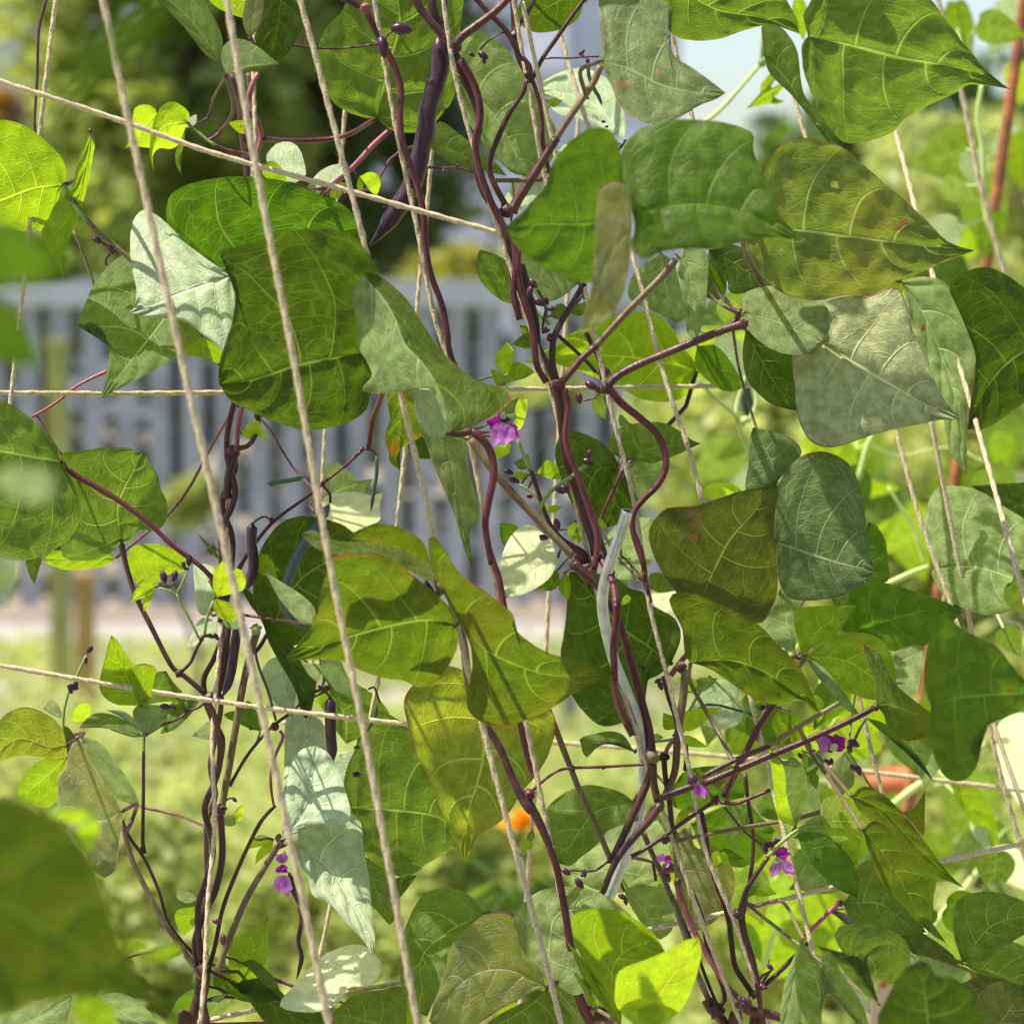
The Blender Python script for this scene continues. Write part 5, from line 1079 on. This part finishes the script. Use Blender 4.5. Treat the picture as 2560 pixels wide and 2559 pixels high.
d2 D 1.52 bright;880,930;1560,797;825,890 870,720 900,645 960,615 1100,620 1250,665 1400,712 1500,755;960,930 1140,1030 1330,1000 1400,940 1500,855;1100,850 1350,785;sy=-.2 q=1.4
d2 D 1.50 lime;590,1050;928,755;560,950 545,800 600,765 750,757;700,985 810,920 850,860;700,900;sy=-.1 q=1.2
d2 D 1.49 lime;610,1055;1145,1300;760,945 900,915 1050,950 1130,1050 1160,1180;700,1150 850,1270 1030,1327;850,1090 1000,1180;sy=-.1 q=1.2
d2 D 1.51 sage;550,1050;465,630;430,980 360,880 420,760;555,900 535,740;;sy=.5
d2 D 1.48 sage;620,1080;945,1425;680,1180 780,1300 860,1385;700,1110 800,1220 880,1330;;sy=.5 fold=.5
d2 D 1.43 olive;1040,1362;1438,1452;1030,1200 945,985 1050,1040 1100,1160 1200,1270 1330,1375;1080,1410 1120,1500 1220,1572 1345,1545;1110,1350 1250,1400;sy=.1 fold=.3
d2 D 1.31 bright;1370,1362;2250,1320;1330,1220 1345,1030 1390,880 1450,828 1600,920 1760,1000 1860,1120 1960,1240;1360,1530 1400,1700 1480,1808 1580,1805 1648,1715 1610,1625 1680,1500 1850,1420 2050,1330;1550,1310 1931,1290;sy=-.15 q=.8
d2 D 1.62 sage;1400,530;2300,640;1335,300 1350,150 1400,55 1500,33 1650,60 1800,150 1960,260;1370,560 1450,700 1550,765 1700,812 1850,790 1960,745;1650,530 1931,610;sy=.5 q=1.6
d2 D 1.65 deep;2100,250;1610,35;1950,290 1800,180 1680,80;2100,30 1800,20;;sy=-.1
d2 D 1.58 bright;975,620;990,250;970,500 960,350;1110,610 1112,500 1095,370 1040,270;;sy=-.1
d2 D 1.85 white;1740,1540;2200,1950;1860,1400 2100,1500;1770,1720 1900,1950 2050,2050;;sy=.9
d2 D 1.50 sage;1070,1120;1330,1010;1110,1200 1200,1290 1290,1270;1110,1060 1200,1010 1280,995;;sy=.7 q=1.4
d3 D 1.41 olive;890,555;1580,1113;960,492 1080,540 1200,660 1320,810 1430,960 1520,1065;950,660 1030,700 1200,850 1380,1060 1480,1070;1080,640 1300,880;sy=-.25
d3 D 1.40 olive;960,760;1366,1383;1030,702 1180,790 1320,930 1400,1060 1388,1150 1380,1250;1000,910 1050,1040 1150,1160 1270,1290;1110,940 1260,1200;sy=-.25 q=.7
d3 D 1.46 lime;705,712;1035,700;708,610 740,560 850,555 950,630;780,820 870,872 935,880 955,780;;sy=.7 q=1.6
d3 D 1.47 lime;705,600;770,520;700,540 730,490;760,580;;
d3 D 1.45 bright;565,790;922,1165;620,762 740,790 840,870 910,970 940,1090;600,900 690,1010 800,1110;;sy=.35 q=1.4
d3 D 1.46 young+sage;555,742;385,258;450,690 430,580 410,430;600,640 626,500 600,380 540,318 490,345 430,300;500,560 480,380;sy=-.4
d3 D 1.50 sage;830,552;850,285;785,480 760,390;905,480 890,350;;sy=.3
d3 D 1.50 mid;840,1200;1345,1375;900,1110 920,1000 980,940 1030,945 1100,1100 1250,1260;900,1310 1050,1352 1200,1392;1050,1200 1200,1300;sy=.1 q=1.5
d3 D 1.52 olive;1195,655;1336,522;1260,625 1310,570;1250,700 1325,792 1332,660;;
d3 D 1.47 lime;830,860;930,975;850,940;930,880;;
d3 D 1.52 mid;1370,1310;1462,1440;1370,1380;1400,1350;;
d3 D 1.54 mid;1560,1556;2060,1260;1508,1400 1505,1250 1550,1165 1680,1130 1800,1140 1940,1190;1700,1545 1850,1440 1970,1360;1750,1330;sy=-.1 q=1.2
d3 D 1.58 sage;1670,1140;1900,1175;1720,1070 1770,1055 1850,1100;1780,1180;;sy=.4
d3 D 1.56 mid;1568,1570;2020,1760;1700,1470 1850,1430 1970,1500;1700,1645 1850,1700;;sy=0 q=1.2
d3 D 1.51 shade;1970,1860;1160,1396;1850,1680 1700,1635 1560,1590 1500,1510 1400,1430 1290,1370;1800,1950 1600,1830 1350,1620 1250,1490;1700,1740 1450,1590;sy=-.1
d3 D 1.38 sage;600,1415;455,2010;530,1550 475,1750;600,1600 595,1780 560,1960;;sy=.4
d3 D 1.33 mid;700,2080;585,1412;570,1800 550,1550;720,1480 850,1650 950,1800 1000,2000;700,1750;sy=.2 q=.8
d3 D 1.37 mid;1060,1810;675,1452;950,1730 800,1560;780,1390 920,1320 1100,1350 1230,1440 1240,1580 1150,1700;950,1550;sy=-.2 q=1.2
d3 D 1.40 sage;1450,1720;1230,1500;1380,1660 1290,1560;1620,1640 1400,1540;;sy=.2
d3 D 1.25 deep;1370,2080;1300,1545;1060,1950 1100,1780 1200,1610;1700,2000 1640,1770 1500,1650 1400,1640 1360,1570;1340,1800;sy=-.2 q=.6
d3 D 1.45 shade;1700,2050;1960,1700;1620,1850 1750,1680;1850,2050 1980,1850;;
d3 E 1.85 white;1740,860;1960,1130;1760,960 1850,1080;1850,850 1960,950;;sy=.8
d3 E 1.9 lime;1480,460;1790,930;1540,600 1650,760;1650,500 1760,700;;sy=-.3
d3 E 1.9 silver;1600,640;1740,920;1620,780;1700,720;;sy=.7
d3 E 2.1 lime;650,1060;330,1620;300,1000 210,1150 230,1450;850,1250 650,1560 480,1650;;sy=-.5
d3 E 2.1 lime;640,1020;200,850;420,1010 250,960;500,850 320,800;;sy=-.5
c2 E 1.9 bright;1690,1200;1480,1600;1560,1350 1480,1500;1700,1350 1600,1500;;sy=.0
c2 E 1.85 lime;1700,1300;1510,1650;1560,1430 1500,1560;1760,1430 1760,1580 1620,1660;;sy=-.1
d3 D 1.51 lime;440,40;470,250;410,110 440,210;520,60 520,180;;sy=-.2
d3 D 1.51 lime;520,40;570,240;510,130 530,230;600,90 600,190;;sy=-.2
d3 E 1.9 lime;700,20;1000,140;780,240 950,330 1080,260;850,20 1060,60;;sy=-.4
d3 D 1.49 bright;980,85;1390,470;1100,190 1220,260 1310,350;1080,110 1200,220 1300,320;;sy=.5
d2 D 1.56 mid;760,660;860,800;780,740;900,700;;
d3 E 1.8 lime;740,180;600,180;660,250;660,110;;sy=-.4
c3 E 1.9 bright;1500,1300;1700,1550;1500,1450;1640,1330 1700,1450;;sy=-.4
''')
# out of focus foliage of the plant behind, right hand side
rs = random.Random(11)
zones = [((1000, 20), (1300, 90), 0, 1.8), ]
cnt = 0
for (cx, cy, wx, wy, nn) in ((1860, 330, 90, 120, 10), (1760, 480, 90, 60, 5), (1850, 60, 80, 60, 5), (1620, 860, 110, 50, 6), (1420, 900, 80, 80, 6), (1700, 960, 120, 60, 8), (1880, 840, 60, 60, 5),
                             (1640, 1420, 120, 120, 7), (1840, 1480, 90, 130, 9), (1500, 1650, 120, 110, 8), (1560, 1800, 110, 70, 6), (1400, 620, 60, 60, 4), (1830, 1780, 60, 40, 3)):
    for i in range(nn):
        px = cx+rs.uniform(-1, 1)*wx; py = cy+rs.uniform(-1, 1)*wy; L = rs.uniform(75, 150); a = rs.uniform(.2, 2.9)
        B = (px, py); T = (px+math.cos(a)*L, py+math.sin(a)*L)
        cnt += 1
        if cnt > 84: break
        blade('E', 'o', B, T, L*rs.uniform(.5, .8), rs.uniform(1.95, 2.7), rs.choice(['lime', 'lime', 'lime', 'young', 'mid', 'silver', 'bright']), pos=.32, sy=rs.uniform(-.8, .6), sx=rs.uniform(-.5, .5), res=.5, q=.8)
for (key, cx, cy, wx, wy, nn) in (('D', 1650, 1330, 130, 60, 6), ('D', 1500, 1560, 110, 90, 6), ('D', 1780, 1640, 110, 90, 6), ('D', 1640, 1850, 120, 50, 5), ('B', 1180, 1560, 80, 80, 4), ('B', 1000, 1850, 120, 50, 4), ('C', 1400, 1330, 80, 60, 4), ('A', 400, 1830, 90, 60, 4), ('A', 700, 1500, 60, 120, 3), ('E', 1850, 1150, 60, 90, 3), ('D', 1330, 600, 60, 60, 3)):
    for i in range(nn):
        px = cx+rs.uniform(-1, 1)*wx; py = cy+rs.uniform(-1, 1)*wy; L = rs.uniform(60, 125); a = rs.uniform(.1, 3.0)
        blade(key, 'o', (px, py), (px+math.cos(a)*L, py+math.sin(a)*L), L*rs.uniform(.6, .85), rs.uniform(1.60, 1.78), rs.choice(['mid', 'lime', 'lime', 'sage', 'bright', 'silver']), pos=.32, sy=rs.uniform(-.8, .7), sx=rs.uniform(-.4, .4), q=1.4)
# leaves above the picture carry on up the strings and shade what is below
for key, cx, dd_ in (('A', 150, 1.52), ('A', 480, 1.46), ('B', 720, 1.56), ('C', 960, 1.5), ('C', 1180, 1.42), ('D', 1500, 1.55), ('D', 1800, 1.5)):
    for i in range(5):
        px = cx+rs.uniform(-110, 110); py = -rs.uniform(140, 620); L = rs.uniform(110, 190); a = rs.uniform(.6, 2.6)
        blade(key, 'o', (px, py), (px+math.cos(a)*L, py+math.sin(a)*min(L, -py-25)), L*.8, dd_+rs.uniform(-.16, .10), rs.choice(['mid', 'deep', 'sage', 'bright']), pos=.3, sy=rs.uniform(-.6, .9), res=.5)
# short petioles tie every leaf to its vine
for (pk, b, inn, size) in LEAVES:
    if pk not in STEMPTS: continue
    allp = np.vstack(STEMPTS[pk]); dv = np.linalg.norm(allp-b, axis=1); k = int(dv.argmin()); dm = dv[k]
    if dm < .006 or dm > .12: continue
    e = allp[k]; dirv = (b-inn)/(np.linalg.norm(b-inn)+1e-9)
    bk = .12*dm if dm < .03 else .03; m1 = b*.7+e*.3+dirv*dm*(.08 if dm > .03 else 0)+np.array([0, bk, 0]); m2 = e*.7+b*.3+np.array([0, bk, -.05*dm])
    pts = cr(np.array([b, m1, m2, e]), 16)
    r0 = .0004+size*.009
    V, F = tube_geo(pts, np.linspace(r0, r0*1.15, 17), 8)
    mesh_obj('petiole', V, F, M[{'A': 'violet', 'B': 'brown', 'C': 'purple', 'D': 'brown', 'E': 'limestem', 'G': 'greenstem'}[pk]], PL[pk])
rs2 = random.Random(5)
for (pk, t, x, y, n_) in (('C', 'c1', 330, 600, 2), ('C', 'c1', 700, 960, 2), ('C', 'c2', 420, 180, 2), ('C', 'c2', 900, 700, 2), ('D', 'c2', 1300, 1250, 3), ('D', 'c3', 1250, 640, 2), ('D', 'c3', 1450, 900, 3), ('D', 'd3', 300, 1100, 3),
                           ('B', 'b3', 1750, 820, 2), ('A', 'a2', 1300, 1500, 2), ('A', 'a3', 1420, 700, 2), ('A', 'b2', 500, 1350, 2), ('D', 'd2', 700, 1380, 3), ('D', 'd3', 650, 420, 2), ('A', 'a0', 1500, 780, 2), ('C', 'c0', 420, 620, 2)):
    for i in range(n_):
        a = rs2.uniform(0, 6.28); L = rs2.uniform(70, 150)
        blade(pk, t, (x, y), (x+math.cos(a)*L, y+math.sin(a)*L), L*rs2.uniform(.5, .75), 1.53+rs2.uniform(-.01, .03), rs2.choice(['mid', 'lime', 'young', 'sage', 'bright']), pos=.35, sy=rs2.uniform(-.7, .7), q=1.4)
# ---- pods
pod('B', 'b0', [(1195, 215), (1205, 330), (1205, 430), (1165, 560), (1130, 680), (1120, 800), (1095, 900), (1060, 1060), (1000, 1180), (930, 1290), (860, 1390), (785, 1480)], 58, 1.51, 'pod', .055)
pod('A', 'a2', [(1522, 255), (1518, 380), (1530, 490), (1520, 580), (1490, 660)], 33, 1.48, 'pod', .03)
pod('A', 'b2', [(540, 145), (480, 240), (390, 380), (330, 490), (290, 600), (265, 730), (300, 810), (350, 870), (410, 895)], 33, 1.475, 'podblue', .03)
pod('A', 'a2', [(1440, 800), (1425, 930), (1410, 1060), (1385, 1200), (1345, 1305)], 30, 1.485, 'pod', .05)
pod('A', 'b2', [(545, 1305), (545, 1430), (548, 1560), (562, 1700)], 35, 1.49, 'pod', .02)
pod('A', 'b1', [(822, 1298), (825, 1400), (808, 1510), (790, 1640)], 12, 1.49, 'podgreen', .0)
pod('A', 'b1', [(392, 1432), (300, 1450), (220, 1460), (160, 1472)], 15, 1.48, 'podgreen', .0)
pod('C', 'c0', [(655, 350), (655, 450), (690, 540), (720, 590), (738, 645)], 12, 1.49, 'podgreen', .0)
pod('A', 'b2', [(828, 1350), (818, 1430), (770, 1510), (712, 1570), (703, 1600)], 10, 1.5, 'podgreen', .0)
pod('A', 'a3', [(1745, 1010), (1760, 1090), (1800, 1180), (1855, 1275)], 22, 1.49, 'pod', .0)
pod('A', 'a3', [(1800, 1200), (1820, 1300), (1800, 1430), (1820, 1530), (1790, 1660)], 15, 1.5, 'pod', .1)
for t, pts, r in (('c1', [(1490, 560), (1520, 700), (1570, 850), (1610, 980), (1620, 1090)], 46), ('c1', [(1440, 330), (1460, 430), (1450, 520)], 34)):
    pod('E', t, pts, r, 1.93, 'cuke', .05, name='pod')
# string whiskers of dried pod tips
for (t, p, r) in (('b2', (705, 1612), 18), ('b2', (703, 1775), 26), ('c0', (745, 735), 14), ('c0', (765, 765), 12), ('b1', (190, 1475), 15)):
    knot('A' if t[0] == 'b' else 'C', t, p, r, 1.485, 'bugblack', 'dried_flower', squash=.6)
# ---- buds
def bud(pk, t, p, r, ang, d=1.48, mat='bud', l=1.5, parent=None):
    ca, sa = math.cos(ang), math.sin(ang)
    pts = [(p[0]-ca*r*l, p[1]-sa*r*l), (p[0], p[1]), (p[0]+ca*r*l, p[1]+sa*r*l)]
    c, dd, tt = path3(t, pts, d, n=12)
    rr = r/2.4144*K*dd*np.clip(np.sin(np.pi*(tt*.92+.04))**.7, .12, 1)*(1-.25*tt)
    V, F = tube_geo(Pn(c, dd), rr, 12, prof=lambda i, th: 1-.25*np.exp(-((th-4.2)/.3)**2))
    o = mesh_obj('flower_bud', V, F, M[mat], PL[pk]); return o
for a in (('A', 'b0', (975, 175), 44, .1), ('A', 'b0', (860, 285), 44, 1.4), ('A', 'a2', (988, 585), 27, 1.3), ('A', 'a2', (1052, 580), 24, 1.9), ('A', 'a2', (1142, 485), 24, 1.7), ('A', 'a2', (1108, 512), 16, 1.2), ('A', 'a2', (1125, 535), 12, 0),
          ('A', 'a2', (1270, 940), 17, .4), ('A', 'a2', (1305, 945), 17, 1.), ('A', 'a2', (1240, 940), 13, .1), ('A', 'a2', (540, 1025), 19, 2.3), ('A', 'a2', (518, 1090), 15, 1.6), ('A', 'a2', (440, 1250), 24, .2), ('A', 'a2', (425, 1265), 18, 1.2), ('A', 'a2', (455, 1240), 18, 2.),
          ('A', 'a2', (1000, 1368), 24, .2), ('A', 'a2', (1050, 1375), 14, .8), ('A', 'a0', (585, 1450), 24, .4), ('A', 'a0', (668, 1510), 20, 1.2), ('A', 'a3', (1310, 1310), 20, .1), ('A', 'a3', (1345, 1420), 22, 1.6), ('A', 'a3', (1415, 575), 14, .8),
          ('C', 'c1', (322, 262), 24, .9), ('C', 'c1', (300, 310), 24, 1.9), ('C', 'c1', (355, 375), 26, .6), ('C', 'c1', (400, 365), 20, 1.2), ('C', 'c1', (432, 415), 20, 0), ('C', 'c1', (395, 540), 17, 1.3), ('C', 'c1', (598, 955), 24, 1.4), ('C', 'c1', (675, 880), 30, .5), ('C', 'c1', (710, 900), 22, 1.),
          ('C', 'c1', (172, 1400), 22, .3), ('C', 'c1', (205, 1450), 24, .3), ('C', 'c1', (660, 1290), 18, 1.6), ('C', 'c1', (655, 1340), 24, .5), ('C', 'c1', (490, 1510), 26, .2), ('C', 'c1', (525, 1490), 20, 1.2), ('C', 'c1', (302, 1548), 14, 0), ('C', 'c0', (20, 335), 24, .6), ('C', 'c0', (-50, 330), 14, .6), ('C', 'c0', (25, 370), 14, 1.4),
          ('C', 'c0', (615, 318), 16, -.8), ('C', 'c0', (650, 370), 14, 1.5), ('B', 'c1', (-88, 1040-600+20), 1, 0), ('C', 'c2', (385, 345), 20, .3), ('C', 'c2', (465, 265), 24, 1.2), ('B', 'c3', (520, 1010), 22, .6), ('B', 'c3', (600, 1080), 26, .9), ('B', 'c3', (630, 1020), 18, 1.4),
          ('C', 'c3', (860, 1160), 20, .5), ('C', 'c3', (880, 1190), 16, 1.4), ('D', 'd3', (905, 235), 26, .5), ('D', 'd3', (880, 270), 18, 1.), ('D', 'd3', (905, 385), 20, .8), ('D', 'd3', (935, 400), 22, 1.2), ('D', 'd3', (745, 350), 18, .8), ('D', 'd3', (725, 370), 16, .4), ('D', 'd3', (770, 345), 15, 1.4),
          ('D', 'd3', (580, 310), 14, 1.), ('D', 'd3', (370, 870), 24, 1.4), ('D', 'd3', (400, 850), 20, .6), ('D', 'd3', (430, 830), 24, -.3), ('D', 'd3', (400, 1585), 18, .8), ('D', 'd3', (370, 1710), 14, .2), ('D', 'c2', (1075, 1210), 16, -.5), ('D', 'c2', (1090, 1240), 20, 1.2), ('D', 'c3', (1700, 25), 14, .3), ('D', 'd3', (360, 15), 14, .3),
          ('D', 'c3', (1600, 1790), 18, .5), ('D', 'c3', (1570, 1780), 16, 1.2), ('C', 'b0', (1145, 1010), 12, .4), ('C', 'b0', (1232, 1040), 14, 1.4), ('C', 'b0', (1315, 1000), 10, -1.)):
    if a[3] > 2: bud(a[0], a[1], a[2], a[3], a[4])
stems('''
b0 A 1.48 purple 8;815,270 870,240 900,200 930,185
b0 C 1.50 purple 8;1150,1012 1230,1015 1300,1012 1400,1035 1420,1040
c1 C 1.49 podgreen 11;400,470 395,400 370,340 345,300
c1 C 1.49 purple 9;420,540 380,560 385,480 400,420
c1 C 1.49 purple 6;625,970 670,960 720,930
c3 C 1.49 purple 8;770,950 700,1000 640,1010 610,1040
c3 B 1.49 purple 5;510,1000 600,1005 640,1005
d3 D 1.49 purple 8;330,1680 350,1640 400,1610
d3 D 1.49 brown 5;385,1570 395,1540
a0 A 1.50 purple 8;700,1520 640,1480 590,1450
a0 A 1.50 purple 8;680,1520 640,1560 640,1600
a3 A 1.5 purple 6;1340,600 1380,570 1410,565
c0 C 1.5 violet 6;640,350 620,335 615,320
b2 A 1.50 violet 7;775,1260 810,1250 830,1300 845,1340
b2 A 1.50 purple 9;440,1310 500,1280 545,1255
b2 A 1.50 violet 9;470,1240 510,1270 545,1310
''')
# ---- flowers
def flower(pk, d, label, petals, core=None):
    root = PL[pk]
    t, p, r = core
    fl = knot(pk, t, p, r, d, 'bud', 'flower', squash=.9)
    fl['label'] = label
    fl['wloc'] = tuple(root.location)
    for (B, T, w_, m, dz) in petals:
        o = blade(pk, t, B, T, w_, d+dz, m, name='petal', parent=fl, pos=.6, q=.2, curl=-.4, fold=-.3)
flower('B', 1.44, 'violet flower beside the folded leaf', [((1600, 1130), (1480, 1090), 90, 'petald', 0), ((1590, 1100), (1530, 1250), 110, 'petal', -.003), ((1620, 1110), (1590, 1250), 110, 'petal', -.005), ((1590, 1130), (1690, 1190), 100, 'petald', -.002), ((1600, 1110), (1560, 1030), 60, 'petald', .003), ((1620, 1110), (1660, 1040), 70, 'silver', 0), ((1580, 1080), (1600, 1030), 40, 'silver', -.003)], ('b1', (1600, 1080), 26))
flower('D', 1.49, 'magenta flower on the dark diagonal stem', [((770, 250), (665, 215), 80, 'petal', 0), ((750, 250), (745, 175), 110, 'petald', .003), ((780, 250), (855, 200), 110, 'petald', -.002), ((790, 270), (850, 245), 60, 'petald', -.004), ((770, 240), (800, 285), 55, 'white', -.006), ((740, 240), (700, 295), 60, 'petal', -.004)], ('d3', (765, 270), 22))
flower('D', 1.47, 'violet flower with two hanging petals', [((450, 940), (405, 1055), 70, 'petal', 0), ((460, 940), (555, 1035), 70, 'petal', -.002), ((430, 900), (527, 905), 80, 'petald', -.004), ((420, 940), (480, 940), 40, 'silver', -.005), ((430, 885), (515, 870), 40, 'petald', .002)], ('d3', (415, 890), 22))
flower('A', 1.49, 'violet flower behind the thick string at lower left', [((1700, 960), (1720, 880), 60, 'petal', 0), ((1710, 950), (1660, 900), 50, 'petal', 0), ((1700, 990), (1660, 1010), 40, 'petald', -.002), ((1700, 1030), (1680, 1145), 80, 'petal', -.002), ((1715, 1030), (1740, 1175), 75, 'petal', -.004), ((1690, 970), (1740, 1020), 50, 'petald', 0)], ('a3', (1712, 1000), 14))
flower('D', 1.43, 'closed violet flower on the dark stem', [((1310, 480), (1360, 575), 60, 'petal', -.002), ((1320, 490), (1385, 550), 50, 'petald', -.001), ((1300, 490), (1330, 560), 40, 'petald', -.004)], ('c3', (1285, 455), 36))
flower('C', 1.48, 'small violet flower opening between the right stems', [((1110, 940), (1065, 905), 60, 'petal', 0), ((1110, 930), (1165, 940), 50, 'petald', 0)], ('c3', (1140, 985), 36))
knot('C', 'c3', (1125, 1045), 28, 1.485, 'bud', 'flower_bud')
flower('C', 1.485, 'tiny violet flower against the tan stem', [((385, 350), (400, 365), 34, 'petal', 0)], ('c2', (378, 348), 20))
